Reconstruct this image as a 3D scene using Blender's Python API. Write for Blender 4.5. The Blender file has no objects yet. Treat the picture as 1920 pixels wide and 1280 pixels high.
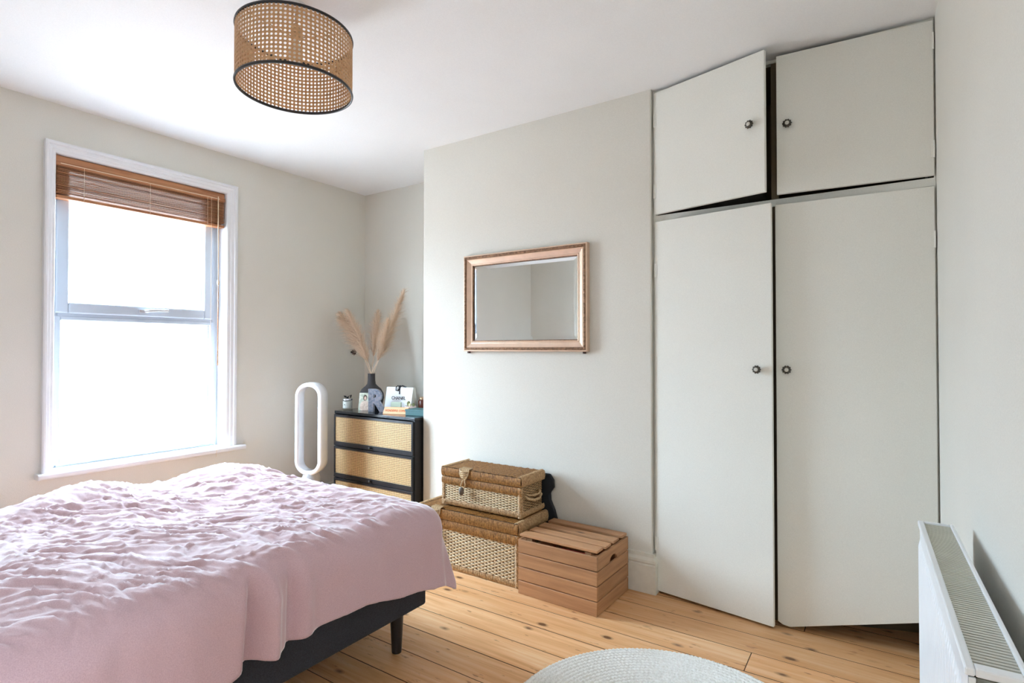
import bpy, math, random
import numpy as np
from mathutils import Matrix, Vector
random.seed(7); np.random.seed(7)
scene = bpy.context.scene
COL = scene.collection
PI = math.pi

# ------------------------------------------------------------------ camera
F_PX = 1033.0
yaw = math.atan(689 / F_PX); pitch = math.atan(15 / F_PX)
fw = Vector((-math.sin(yaw) * math.cos(pitch), math.cos(yaw) * math.cos(pitch), math.sin(pitch)))
rt = Vector((math.cos(yaw), math.sin(yaw), 0)); upv = rt.cross(fw)
cam = bpy.data.objects.new('camera', bpy.data.cameras.new('camera')); COL.objects.link(cam)
cam.data.sensor_width = 36; cam.data.lens = F_PX * 36 / 1920; cam.data.clip_start = 0.02
M = Matrix((rt, upv, -fw)).transposed().to_4x4(); M.translation = (0, 0, 1.28)
cam.matrix_world = M
scene.camera = cam

# ------------------------------------------------------------------ world, daylight, exposure
SKY_STRENGTH = 36.0
world = bpy.data.worlds.new('sky'); scene.world = world; world.use_nodes = True
wb = world.node_tree.nodes['Background']
wb.inputs[1].default_value = SKY_STRENGTH
# plain overcast sky (three times brighter overhead than at the horizon) above a grey ground
wt = world.node_tree
wc = wt.nodes.new('ShaderNodeTexCoord'); wsep = wt.nodes.new('ShaderNodeSeparateXYZ'); wrmp = wt.nodes.new('ShaderNodeValToRGB')
wt.links.new(wc.outputs['Generated'], wsep.inputs[0]); wt.links.new(wsep.outputs['Z'], wrmp.inputs[0])
SKY = (0.65, 0.82, 1.0); GROUND = (0.15, 0.16, 0.17)
el = wrmp.color_ramp.elements
el[0].position = 0.0; el[0].color = tuple(c / 3 for c in SKY) + (1,); el[1].position = 1.0; el[1].color = SKY + (1,)
wgt = wt.nodes.new('ShaderNodeMath'); wgt.operation = 'GREATER_THAN'; wt.links.new(wsep.outputs['Z'], wgt.inputs[0]); wgt.inputs[1].default_value = 0.0
wmix = wt.nodes.new('ShaderNodeMix'); wmix.data_type = 'RGBA'; wt.links.new(wgt.outputs[0], wmix.inputs[0])
wmix.inputs[6].default_value = GROUND + (1,); wt.links.new(wrmp.outputs[0], wmix.inputs[7]); wt.links.new(wmix.outputs[2], wb.inputs[0])
def portal(name, loc, rot, sx, sy):
    l = bpy.data.lights.new(name, 'AREA'); l.shape = 'RECTANGLE'; l.size = sx; l.size_y = sy
    l.cycles.is_portal = True
    o = bpy.data.objects.new(name, l); COL.objects.link(o); o.location = loc; o.rotation_euler = rot
    return o
portal('window_light_portal', (-4.12, 1.63, 1.48), (0, -PI / 2, 0), 1.95, 1.15)
portal('fill_box_portal', (1.62, 0.1, 1.7), (0, PI / 2, 0), 1.1, 0.7)  # sky portal at the added, unseen fill opening
scene.view_settings.view_transform = 'Standard'; scene.view_settings.look = 'None'
scene.view_settings.gamma = 1.0; scene.view_settings.use_curve_mapping = False
scene.view_settings.exposure = 1.27
try:
    scene.cycles.max_bounces = 8; scene.cycles.diffuse_bounces = 5; scene.cycles.glossy_bounces = 4; scene.cycles.transmission_bounces = 4
    scene.cycles.transparent_max_bounces = 8; scene.cycles.use_adaptive_sampling = True; scene.cycles.adaptive_threshold = 0.08
    scene.cycles.caustics_reflective = False; scene.cycles.caustics_refractive = False
except Exception: pass

# ------------------------------------------------------------------ node helpers
def srgb(r, g, b):
    f = lambda c: (c / 255 / 12.92) if c / 255 <= 0.04045 else ((c / 255 + 0.055) / 1.055) ** 2.4
    return (f(r), f(g), f(b), 1)
class N:
    def __init__(s, name):
        s.m = bpy.data.materials.new(name); s.m.use_nodes = True
        s.t = s.m.node_tree; s.b = s.t.nodes['Principled BSDF']; s.out = s.t.nodes['Material Output']
    def n(s, typ, **kw):
        x = s.t.nodes.new(typ)
        for k, v in kw.items(): setattr(x, k, v)
        return x
    def l(s, a, b): s.t.links.new(a, b)
    def coord(s, scale=(1, 1, 1), kind='Object', rand=False, rot=(0, 0, 0)):
        if kind == 'World': src = s.n('ShaderNodeNewGeometry').outputs['Position']
        else: src = s.n('ShaderNodeTexCoord').outputs[kind]
        mp = s.n('ShaderNodeMapping'); mp.inputs['Scale'].default_value = scale; mp.inputs['Rotation'].default_value = rot
        s.l(src, mp.inputs['Vector'])
        if rand:
            oi = s.n('ShaderNodeObjectInfo'); mu = s.n('ShaderNodeVectorMath', operation='SCALE')
            mu.inputs[0].default_value = (37, 91, 13); s.l(oi.outputs['Random'], mu.inputs['Scale'])
            s.l(mu.outputs[0], mp.inputs['Location'])
        return mp.outputs[0]
    def noise(s, vec, scale, detail=4, rough=0.55, dist=0):
        x = s.n('ShaderNodeTexNoise'); s.l(vec, x.inputs['Vector'])
        x.inputs['Scale'].default_value = scale; x.inputs['Detail'].default_value = detail
        x.inputs['Roughness'].default_value = rough; x.inputs['Distortion'].default_value = dist
        return x.outputs['Fac']
    def ramp(s, fac, stops):
        r = s.n('ShaderNodeValToRGB'); e = r.color_ramp.elements
        while len(e) < len(stops): e.new(0.5)
        for i, (p, c) in enumerate(stops): e[i].position = p; e[i].color = c
        s.l(fac, r.inputs[0]); return r.outputs[0]
    def mix(s, fac, a, b, mode='MIX'):
        x = s.n('ShaderNodeMix', data_type='RGBA', blend_type=mode)
        for i, v in ((0, fac), (6, a), (7, b)):
            if hasattr(v, 'links') or isinstance(v, bpy.types.NodeSocket): s.l(v, x.inputs[i])
            else: x.inputs[i].default_value = v
        return x.outputs[2]
    def bump(s, h, strength, dist=0.002):
        x = s.n('ShaderNodeBump'); x.inputs['Strength'].default_value = strength; x.inputs['Distance'].default_value = dist
        s.l(h, x.inputs['Height']); s.l(x.outputs[0], s.b.inputs['Normal'])
    def base(s, c):
        if isinstance(c, bpy.types.NodeSocket): s.l(c, s.b.inputs['Base Color'])
        else: s.b.inputs['Base Color'].default_value = c
    def set(s, **kw):
        for k, v in kw.items(): s.b.inputs[k.replace('_', ' ')].default_value = v
        return s
def plain(name, c, rough=0.5, metal=0.0, bump=None, var=0.06, vscale=12, spec=0.5, coat=0):
    m = N(name); m.set(Roughness=rough, Metallic=metal)
    m.b.inputs['Specular IOR Level'].default_value = spec
    if coat: m.b.inputs['Coat Weight'].default_value = coat; m.b.inputs['Coat Roughness'].default_value = 0.08
    co = m.coord(); f = m.noise(co, vscale)
    lo = tuple(x * (1 - var) for x in c[:3]) + (1,); hi = tuple(min(1, x * (1 + var)) for x in c[:3]) + (1,)
    m.base(m.ramp(f, [(0.3, lo), (0.7, hi)]))
    if bump: m.bump(m.noise(m.coord(), bump[0], 5), bump[1], bump[2])
    return m.m
MT = {}
def wallmat(name, c, b=0.35):
    m = N(name); m.set(Roughness=0.75); m.b.inputs['Specular IOR Level'].default_value = 0.25
    co = m.coord(kind='World')
    big = m.noise(co, 1.3, 3); fine = m.noise(co, 260, 3, 0.7)
    lo = tuple(x * 0.97 for x in c[:3]) + (1,); hi = tuple(x * 1.02 for x in c[:3]) + (1,)
    c1 = m.ramp(big, [(0.3, lo), (0.7, hi)])
    m.base(m.mix(0.10, c1, m.ramp(fine, [(0.35, (0.35, 0.33, 0.30, 1)), (0.65, (0.9, 0.88, 0.83, 1))]), 'MIX'))
    m.bump(m.noise(co, 170, 5, 0.7), b, 0.003)
    return m.m
MT['wall'] = wallmat('greige_wall_paint', srgb(224, 220, 210))
MT['ceiling'] = wallmat('white_ceiling_paint', srgb(246, 246, 247), 0.15)
MT['trim'] = plain('white_gloss_trim', srgb(230, 230, 232), 0.3, var=0.015)
MT['pvc'] = plain('white_window_plastic', srgb(188, 198, 210), 0.25, var=0.01)
MT['skirt'] = plain('old_cream_skirting', srgb(226, 223, 212), 0.45, var=0.05, vscale=25, bump=(40, 0.15, 0.003))
MT['cupboard'] = wallmat('cupboard_paint', srgb(238, 237, 229), 0.12)
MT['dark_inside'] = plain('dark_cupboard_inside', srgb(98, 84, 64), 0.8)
MT['seal'] = plain('black_window_seal', srgb(30, 32, 36), 0.6)
MT['rad'] = plain('white_radiator_enamel', srgb(240, 242, 245), 0.28, var=0.01)
MT['radgrille'] = plain('grey_radiator_grille', srgb(205, 203, 192), 0.45, var=0.06)
MT['darkslot'] = plain('dark_slot', srgb(60, 58, 48), 0.8)

def floor_mat():
    m = N('stripped_pine_boards'); m.b.inputs['Specular IOR Level'].default_value = 0.5
    co = m.coord((1, 1, 1), 'World', rand=False)
    oi = m.n('ShaderNodeObjectInfo')
    off = m.n('ShaderNodeVectorMath', operation='MULTIPLY_ADD'); off.inputs[1].default_value = (1, 1, 1)
    sc = m.n('ShaderNodeVectorMath', operation='SCALE'); sc.inputs[0].default_value = (17, 5, 9); m.l(oi.outputs['Random'], sc.inputs['Scale'])
    m.l(co, off.inputs[0]); m.l(sc.outputs[0], off.inputs[2])
    def mp(scale):
        x = m.n('ShaderNodeMapping'); x.inputs['Scale'].default_value = scale; m.l(off.outputs[0], x.inputs['Vector']); return x.outputs[0]
    grain = m.noise(mp((2.2, 42, 1)), 1.0, 6, 0.6, 0.6)
    broad = m.noise(mp((0.9, 5, 1)), 1.0, 3)
    c = m.ramp(grain, [(0.25, srgb(212, 154, 102)), (0.5, srgb(238, 187, 137)), (0.75, srgb(250, 216, 174))])
    c = m.mix(m.ramp(broad, [(0.35, (0, 0, 0, 1)), (0.7, (0.45, 0.45, 0.45, 1))]), c, srgb(214, 148, 90))
    # tone per board
    tone = m.ramp(oi.outputs['Random'], [(0, (0.82, 0.78, 0.72, 1)), (1, (1.08, 1.07, 1.05, 1))])
    c = m.mix(1.0, c, tone, 'MULTIPLY')
    # knots
    v = m.n('ShaderNodeTexVoronoi'); v.inputs['Scale'].default_value = 1.0; m.l(mp((5.2, 10.5, 1)), v.inputs['Vector'])
    wv = m.noise(mp((20, 20, 1)), 1.0, 2)
    kd = m.n('ShaderNodeMath', operation='MULTIPLY_ADD'); m.l(wv, kd.inputs[0]); kd.inputs[1].default_value = 0.06; m.l(v.outputs['Distance'], kd.inputs[2])
    k = m.ramp(kd.outputs[0], [(0.11, (0.9, 0.9, 0.9, 1)), (0.15, (0.4, 0.4, 0.4, 1)), (0.22, (0, 0, 0, 1))])
    # only some cells carry a knot
    ksel = m.ramp(v.outputs['Color'], [(0.40, (0, 0, 0, 1)), (0.46, (1, 1, 1, 1))])
    kk = m.mix(1.0, k, ksel, 'MULTIPLY')
    c = m.mix(kk, c, srgb(88, 50, 26))
    # small dents and marks
    sp = m.noise(mp((13, 48, 1)), 1.0, 3, 0.55)
    c = m.mix(m.ramp(sp, [(0.66, (0, 0, 0, 1)), (0.72, (0.75, 0.75, 0.75, 1))]), c, srgb(150, 92, 50))
    m.base(c)
    m.l(m.ramp(m.noise(mp((3, 12, 1)), 1.5, 4), [(0.3, (0.34, 0.34, 0.34, 1)), (0.7, (0.5, 0.5, 0.5, 1))]), m.b.inputs['Roughness'])
    m.bump(grain, 0.12, 0.002)
    return m.m
MT['floor'] = floor_mat()

MT['joint'] = plain('dark_board_edge', srgb(104, 70, 42), 0.8)  # darker brown for board chamfers and sides
def woodmat(name, a, b, rough=0.55, axis=0, sc=1.0, rand=True, kn=True, dark=None):
    m = N(name); m.set(Roughness=rough)
    s = [38 * sc] * 3; s[axis] = 2.6 * sc
    co = m.coord(tuple(s), rand=rand)
    g = m.noise(co, 1.0, 6, 0.6, 0.5)
    c = m.ramp(g, [(0.28, a), (0.72, b)])
    if kn:
        s2 = [16] * 3; s2[axis] = 6
        v = m.n('ShaderNodeTexVoronoi'); v.inputs['Scale'].default_value = 1; m.l(m.coord(tuple(s2), rand=rand), v.inputs['Vector'])
        sel = m.ramp(v.outputs['Color'], [(0.6, (0, 0, 0, 1)), (0.65, (1, 1, 1, 1))])
        k = m.ramp(v.outputs['Distance'], [(0.08, (0.9, 0.9, 0.9, 1)), (0.2, (0, 0, 0, 1))])
        c = m.mix(m.mix(1.0, k, sel, 'MULTIPLY'), c, dark or tuple(x * 0.35 for x in a[:3]) + (1,))
    if rand:
        oi = m.n('ShaderNodeObjectInfo')
        c = m.mix(1.0, c, m.ramp(oi.outputs['Random'], [(0, (0.85, 0.84, 0.83, 1)), (1, (1.1, 1.08, 1.06, 1))]), 'MULTIPLY')
    m.base(c); m.bump(g, 0.25, 0.002)
    return m.m
MT['crate'] = woodmat('brown_crate_wood', srgb(160, 114, 78), srgb(196, 148, 106))
MT['crate_y'] = woodmat('brown_crate_wood_side', srgb(160, 114, 78), srgb(196, 148, 106), axis=1)
MT['blind'] = woodmat('wooden_blind_slat', srgb(150, 92, 56), srgb(198, 142, 98), 0.45, axis=1, kn=False)
MT['blind_light'] = plain('pale_blind_cord', srgb(226, 200, 168), 0.6)
MT['black_wood'] = plain('black_painted_wood', srgb(30, 31, 36), 0.32, var=0.15, vscale=30, bump=(60, 0.08, 0.001))
MT['black_gloss'] = plain('glossy_black_top', srgb(26, 30, 36), 0.14, var=0.1)
def cane(name, c1, c2, trans=0.0):
    m = N(name); m.set(Roughness=0.55)
    f = m.noise(m.coord(), 90, 4)
    m.base(m.ramp(f, [(0.3, c1), (0.7, c2)])); m.bump(m.noise(m.coord(), 300, 3), 0.3, 0.001)
    if trans:
        tr = m.n('ShaderNodeBsdfTranslucent'); tr.inputs[0].default_value = c2
        mx = m.n('ShaderNodeMixShader'); mx.inputs[0].default_value = trans
        m.l(m.b.outputs[0], mx.inputs[1]); m.l(tr.outputs[0], mx.inputs[2]); m.l(mx.outputs[0], m.out.inputs[0])
    return m.m
MT['cane'] = cane('natural_cane', srgb(198, 162, 114), srgb(226, 194, 146))
MT['shade'] = cane('rattan_shade', srgb(196, 156, 114), srgb(224, 188, 146), 0.35)
MT['wick_lid'] = cane('brown_wicker', srgb(116, 76, 34), srgb(186, 134, 72))
MT['wick'] = cane('pale_wicker_strand', srgb(196, 162, 118), srgb(238, 214, 174))
MT['wick_mid'] = cane('tan_wicker', srgb(150, 112, 72), srgb(206, 170, 124))
MT['wick_dark'] = plain('dark_wicker_core', srgb(84, 58, 36), 0.8)
MT['rope'] = cane('twisted_rope', srgb(176, 142, 100), srgb(206, 176, 134))
MT['toggle'] = plain('grey_wood_toggle', srgb(106, 96, 86), 0.6, var=0.2, vscale=60)
MT['black_metal'] = plain('black_metal', srgb(34, 33, 34), 0.4)
MT['black_cloth'] = plain('black_fabric', srgb(34, 36, 42), 0.85, bump=(200, 0.3, 0.002))
def bedfab():
    m = N('charcoal_bed_fabric'); m.set(Roughness=0.9)
    m.base(m.ramp(m.noise(m.coord(), 420, 3, 0.7), [(0.35, srgb(30, 31, 37)), (0.68, srgb(60, 62, 70))]))
    m.bump(m.noise(m.coord(), 420, 3), 0.4, 0.002)
    return m.m
MT['bedfab'] = bedfab()
def linen():
    m = N('dusty_pink_linen'); m.set(Roughness=0.85); m.b.inputs['Specular IOR Level'].default_value = 0.2
    m.b.inputs['Sheen Weight'].default_value = 1.0; m.b.inputs['Sheen Roughness'].default_value = 0.35
    co = m.coord((1, 1, 1)); f = m.noise(co, 380, 3, 0.7); b = m.noise(co, 2.2, 3)
    c = m.ramp(f, [(0.3, srgb(190, 156, 160)), (0.7, srgb(214, 182, 186))])
    m.base(m.mix(m.ramp(b, [(0.3, (0, 0, 0, 1)), (0.8, (0.3, 0.3, 0.3, 1))]), c, srgb(206, 178, 182)))
    h = m.n('ShaderNodeMath', operation='ADD'); m.l(m.noise(m.coord((60, 700, 60)), 1, 2), h.inputs[0]); m.l(m.noise(m.coord((700, 60, 700)), 1, 2), h.inputs[1])
    m.bump(h.outputs[0], 0.18, 0.0015)
    return m.m
MT['linen'] = linen()
MT['mattress'] = plain('white_mattress', srgb(225, 222, 216), 0.9)
MT['gold'] = plain('champagne_frame', srgb(226, 196, 172), 0.38, 0.55, var=0.06, vscale=20)
MT['gold_dark'] = plain('dark_bronze_moulding', srgb(140, 108, 84), 0.5, 0.5, bump=(70, 0.6, 0.004), var=0.4, vscale=70)
m_ = N('mirror_glass'); m_.set(Metallic=1.0, Roughness=0.01); m_.base((0.86, 0.90, 0.90, 1)); MT['mirror'] = m_.m
def glassmat(name='window_glass', tint=(0.98, 1, 1, 1)):
    m = N(name); tr = m.n('ShaderNodeBsdfTransparent'); tr.inputs[0].default_value = tint
    gl = m.n('ShaderNodeBsdfGlossy'); gl.inputs['Roughness'].default_value = 0.02
    lw = m.n('ShaderNodeLayerWeight'); pw = m.n('ShaderNodeMath', operation='POWER'); m.l(lw.outputs['Facing'], pw.inputs[0]); pw.inputs[1].default_value = 4.0
    fr = m.n('ShaderNodeMath', operation='MULTIPLY_ADD'); m.l(pw.outputs[0], fr.inputs[0]); fr.inputs[1].default_value = 0.5; fr.inputs[2].default_value = 0.03
    mx = m.n('ShaderNodeMixShader'); m.l(fr.outputs[0], mx.inputs[0]); m.l(tr.outputs[0], mx.inputs[1]); m.l(gl.outputs[0], mx.inputs[2])
    m.l(mx.outputs[0], m.out.inputs[0]); return m.m
MT['glass'] = glassmat()
MT['fan'] = plain('white_fan_plastic', srgb(236, 236, 240), 0.25, var=0.01)
MT['fan_grey'] = plain('silver_fan_plastic', srgb(172, 170, 172), 0.35, var=0.03)
MT['vase'] = plain('dark_stoneware', srgb(54, 50, 52), 0.6, bump=(50, 0.2, 0.003), var=0.15)
MT['pampas'] = cane('dried_pampas', srgb(220, 194, 168), srgb(244, 226, 206), 0.4)
MT['white_card'] = plain('white_card', srgb(238, 238, 240), 0.5, var=0.01)
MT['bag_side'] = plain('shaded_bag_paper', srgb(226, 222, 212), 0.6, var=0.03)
MT['black_ink'] = plain('black_print', srgb(24, 24, 26), 0.6)
MT['orange'] = plain('peach_painted_wood', srgb(246, 186, 138), 0.45, var=0.04)
MT['orange_ink'] = plain('orange_print', srgb(206, 104, 50), 0.6)
MT['mint'] = plain('pale_mint_card', srgb(206, 220, 200), 0.6, var=0.03)
MT['pink'] = plain('pale_pink_ceramic', srgb(232, 208, 204), 0.35, var=0.03)
MT['olive'] = plain('olive_succulent', srgb(126, 130, 86), 0.7, var=0.25, vscale=60)
MT['cream'] = plain('cream_wax', srgb(232, 226, 190), 0.6)
MT['teal'] = plain('teal_box', srgb(60, 102, 104), 0.5, var=0.1)
MT['amber'] = plain('amber_glass_jar', srgb(98, 50, 40), 0.12, var=0.2)
MT['brass'] = plain('brass_lid', srgb(200, 170, 140), 0.3, 0.8)
MT['wax'] = plain('white_candle_wax', srgb(240, 238, 232), 0.5)
MT['silver'] = plain('silver_lid', srgb(220, 220, 224), 0.2, 0.9)
MT['knob'] = plain('dark_pewter_knob', srgb(84, 80, 74), 0.35, 0.7, var=0.3, vscale=80)
MT['knob_face'] = plain('pale_knob_centre', srgb(206, 202, 192), 0.4, 0.3)
MT['brown'] = plain('dark_brown_metal', srgb(62, 42, 36), 0.5)
def rugmat():
    m = N('cream_cotton_braid'); m.set(Roughness=0.95)
    co = m.coord(); a = m.noise(co, 120, 4, 0.7); b = m.noise(co, 5, 2)
    c = m.ramp(a, [(0.3, srgb(222, 217, 208)), (0.62, srgb(250, 248, 243))])
    m.base(m.mix(m.ramp(b, [(0.5, (0, 0, 0, 1)), (0.75, (0.25, 0.25, 0.25, 1))]), c, srgb(214, 204, 190)))
    m.bump(m.noise(co, 260, 3), 0.4, 0.002); return m.m
MT['rug'] = rugmat()
def rmosaic():
    m = N('mottled_blue_grey_letter'); m.set(Roughness=0.35, Metallic=0.2)
    f = m.noise(m.coord(), 55, 5, 0.7)
    m.base(m.ramp(f, [(0.3, srgb(96, 100, 120)), (0.5, srgb(146, 158, 174)), (0.62, srgb(176, 168, 178)), (0.75, srgb(110, 96, 96))])); return m.m
MT['letter'] = rmosaic()
def photoprint():
    m = N('printed_photo_card'); m.set(Roughness=0.4)
    f = m.noise(m.coord(), 34, 4, 0.6, 1.0)
    bg = m.ramp(f, [(0.3, srgb(150, 160, 138)), (0.5, srgb(198, 204, 184)), (0.7, srgb(226, 222, 208))])
    fig = m.ramp(f, [(0.3, srgb(196, 168, 148)), (0.6, srgb(232, 212, 196))])
    def blob(cx, cz, rx, rz, colr, under):
        mp = m.n('ShaderNodeMapping'); mp.inputs['Location'].default_value = (-cx / rx, 0, -cz / rz); mp.inputs['Scale'].default_value = (1 / rx, 0, 1 / rz)
        m.l(m.n('ShaderNodeTexCoord').outputs['Object'], mp.inputs['Vector'])
        ln = m.n('ShaderNodeVectorMath', operation='LENGTH'); m.l(mp.outputs[0], ln.inputs[0])
        return m.mix(m.ramp(ln.outputs['Value'], [(0.85, (1, 1, 1, 1)), (1.0, (0, 0, 0, 1))]), under, colr)
    c = blob(0.002, 0.030, 0.044, 0.050, fig, bg)
    c = blob(0.000, 0.098, 0.017, 0.024, srgb(86, 66, 54), c)
    c = blob(0.001, 0.094, 0.010, 0.015, srgb(222, 188, 166), c)
    m.base(c); return m.m
MT['photo'] = photoprint()
MT['bulb'] = plain('white_bulb', srgb(235, 232, 225), 0.2)
MT['cord'] = plain('grey_flex', srgb(150, 148, 146), 0.5)
MT['red_thing'] = plain('red_packet', srgb(200, 40, 44), 0.4)
MT['jumble'] = plain('dark_clothes', srgb(58, 52, 48), 0.9, var=0.4, vscale=14)

# ------------------------------------------------------------------ mesh helpers
class MB:
    def __init__(s): s.v = []; s.f = []
    def add(s, vs, fs):
        k = len(s.v); s.v += [tuple(p) for p in vs]; s.f += [tuple(i + k for i in f) for f in fs]; return s
    def box(s, x0, x1, y0, y1, z0, z1):
        return s.add([(x0, y0, z0), (x1, y0, z0), (x1, y1, z0), (x0, y1, z0), (x0, y0, z1), (x1, y0, z1), (x1, y1, z1), (x0, y1, z1)],
                     [(0, 3, 2, 1), (4, 5, 6, 7), (0, 1, 5, 4), (1, 2, 6, 5), (2, 3, 7, 6), (3, 0, 4, 7)])
    def lathe(s, prof, c=(0, 0, 0), n=32, axis='z'):
        vs = []; fs = []; m = len(prof)
        for i in range(n):
            a = 2 * PI * i / n
            for r, z in prof:
                p = (r * math.cos(a), r * math.sin(a), z)
                if axis == 'y': p = (p[0], -p[2], p[1])
                if axis == 'x': p = (p[2], p[0], p[1])
                vs.append((p[0] + c[0], p[1] + c[1], p[2] + c[2]))
        for i in range(n):
            j = (i + 1) % n
            for k in range(m - 1): fs.append((i * m + k, j * m + k, j * m + k + 1, i * m + k + 1))
        return s.add(vs, fs)
    def tube(s, pts, r, n=8, cap=True, closed=False):
        pts = [Vector(p) for p in pts]; m = len(pts); vs = []; fs = []
        rr = r if isinstance(r, (list, tuple)) else [r] * m
        up = Vector((0, 0, 1)); prev = None
        for i, p in enumerate(pts):
            if closed: t = pts[(i + 1) % m] - pts[i - 1]
            else: t = pts[min(i + 1, m - 1)] - pts[max(i - 1, 0)]
            t.normalize()
            if prev is None:
                a = t.cross(up)
                if a.length < 1e-4: a = t.cross(Vector((1, 0, 0)))
            else: a = prev - t * prev.dot(t)
            a.normalize(); prev = a; b = t.cross(a)
            for k in range(n):
                q = p + (a * math.cos(2 * PI * k / n) + b * math.sin(2 * PI * k / n)) * rr[i]; vs.append(tuple(q))
        for i in range(m if closed else m - 1):
            j = (i + 1) % m
            for k in range(n): fs.append((i * n + k, i * n + (k + 1) % n, j * n + (k + 1) % n, j * n + k))
        if cap and not closed: fs += [tuple(range(n))[::-1], tuple((m - 1) * n + k for k in range(n))]
        return s.add(vs, fs)
    def prism(s, poly, h0, h1, plane='xz'):
        # poly: 2D outline (ccw), extruded between h0..h1 along the remaining axis
        n = len(poly)
        def P(a, b, h): return {'xz': (a, h, b), 'xy': (a, b, h), 'yz': (h, a, b)}[plane]
        vs = [P(a, b, h0) for a, b in poly] + [P(a, b, h1) for a, b in poly]
        fs = [tuple(range(n)), tuple(range(2 * n - 1, n - 1, -1))] + [(i, i + n, (i + 1) % n + n, (i + 1) % n) for i in range(n)]
        return s.add(vs, fs)
    def build(s, name, mat, parent=None, smooth=False, bevel=0, loc=None, rot=None, seg=2, fix=True):
        me = bpy.data.meshes.new(name); me.from_pydata(s.v, [], s.f)
        if fix:
            import bmesh
            bm = bmesh.new(); bm.from_mesh(me); bmesh.ops.recalc_face_normals(bm, faces=bm.faces); bm.to_mesh(me); bm.free()
        me.update()
        return link(name, me, mat, parent, smooth, bevel, loc, rot, seg)
def link(name, me, mat, parent=None, smooth=False, bevel=0, loc=None, rot=None, seg=2):
    o = bpy.data.objects.new(name, me); COL.objects.link(o)
    if mat and not me.materials: me.materials.append(MT[mat])
    if smooth:
        for p in me.polygons: p.use_smooth = True
    if bevel:
        b = o.modifiers.new('bevel', 'BEVEL'); b.width = bevel; b.segments = seg; b.limit_method = 'ANGLE'; b.angle_limit = math.radians(40)
    if loc: o.location = loc
    if rot: o.rotation_euler = rot
    if parent: o.parent = parent
    return o
def tag(o, label, cat, group=None):
    o['label'] = label; o['category'] = cat
    if group: o['group'] = group
    return o
def thing(name, label, cat, loc=(0, 0, 0), rz=0, group=None):
    o = bpy.data.objects.new(name, None); COL.objects.link(o); o.location = loc; o.rotation_euler = (0, 0, rz)
    o.empty_display_size = 0.1
    return tag(o, label, cat, group)
def structure(o): o['kind'] = 'structure'; return o
def B(*a): return MB().box(*a)
def text_mesh(txt, size, depth, bold=0.0):
    cu = bpy.data.curves.new('lettering', 'FONT'); cu.body = txt; cu.size = size; cu.extrude = depth; cu.offset = bold
    cu.align_x = 'CENTER'; cu.align_y = 'CENTER'
    o = bpy.data.objects.new('lettering_tmp', cu); COL.objects.link(o)
    dg = bpy.context.evaluated_depsgraph_get(); me = bpy.data.meshes.new_from_object(o.evaluated_get(dg))
    bpy.data.objects.remove(o); me.materials.clear(); return me
def perforated(nu, nv, pu, pv, hole, thick, fn, closed=False, seg=8):
    """sheet with nu x nv round holes; fn(u, v, w) -> point (w is depth)"""
    mb = MB(); 
    ang = [2 * PI * (k + 0.5) / seg for k in range(seg)]
    def sq(a):
        c, s_ = math.cos(a), math.sin(a); k = 0.5 / max(abs(c), abs(s_)); return c * k, s_ * k
    if seg == 8:
        sqp = [(0.5, 0.0), (0.5, 0.5), (0, 0.5), (-0.5, 0.5), (-0.5, 0), (-0.5, -0.5), (0, -0.5), (0.5, -0.5)]; ang = [2 * PI * k / 8 for k in range(8)]
    else:
        sqp = [(0.5, 0.5), (-0.5, 0.5), (-0.5, -0.5), (0.5, -0.5)]; ang = [PI / 4 + PI / 2 * k for k in range(4)]
    for i in range(nu):
        for j in range(nv):
            cu, cv = (i + 0.5) * pu, (j + 0.5) * pv; vs = []
            for w in (0, thick):
                for a, b in sqp: vs.append(fn(cu + a * pu, cv + b * pv, w))
                for t in ang: vs.append(fn(cu + hole * math.cos(t), cv + hole * math.sin(t), w))
            n = seg; fs = []
            for k in range(n):
                q = (k + 1) % n
                fs += [(k, q, n + q, n + k), (2 * n + k, 3 * n + k, 3 * n + q, 2 * n + q), (n + k, n + q, 3 * n + q, 3 * n + k)]
            mb.add(vs, fs)
    return mb

# ------------------------------------------------------------------ room shell
XL, YB, YF, H = -3.85, 3.385, -0.57, 2.667
CHY, CX0, CX1 = 2.84, -2.635, -1.005      # chimney breast
def XR(y): return 0.193 + (3.385 - y) * 0.0165
# window opening
WY0, WY1, WZ0, WZ1 = 1.141, 2.115, 0.60, 2.385
mb = MB(); t = 0.22
mb.box(XL - t, XL, YF - 0.1, WY0, -0.05, H + 0.05); mb.box(XL - t, XL, WY1, YB + 0.1, -0.05, H + 0.05)
mb.box(XL - t, XL, WY0, WY1, -0.05, WZ0); mb.box(XL - t, XL, WY0, WY1, WZ1, H + 0.05)
structure(mb.build('wall_left', 'wall'))
structure(B(XL, 0.5, YB, YB + 0.15, -0.05, H + 0.05).build('wall_back', 'wall'))
structure(B(XL, 0.5, YF - 0.15, YF, -0.05, H + 0.05).build('wall_front', 'wall'))
structure(B(CX0, CX1, CHY, YB, -0.02, H + 0.02).build('wall_chimney', 'wall', bevel=0.006))
DY0, DY1, DZ = -0.50, 0.24, 2.05     # unseen doorway added beside the camera to admit fill light
def wr(y0, y1, z0, z1): return MB().prism([(XR(y1), y1), (XR(y0), y0), (XR(y0) + 0.12, y0), (XR(y1) + 0.12, y1)], z0, z1, 'xy')
mb = wr(DY1, YB + .1, -0.05, H + 0.05); q = wr(YF - .1, DY0, -0.05, H + 0.05); mb.add(q.v, q.f); q = wr(DY0, DY1, DZ, H + 0.05); mb.add(q.v, q.f)
structure(mb.build('wall_right', 'wall'))
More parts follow.
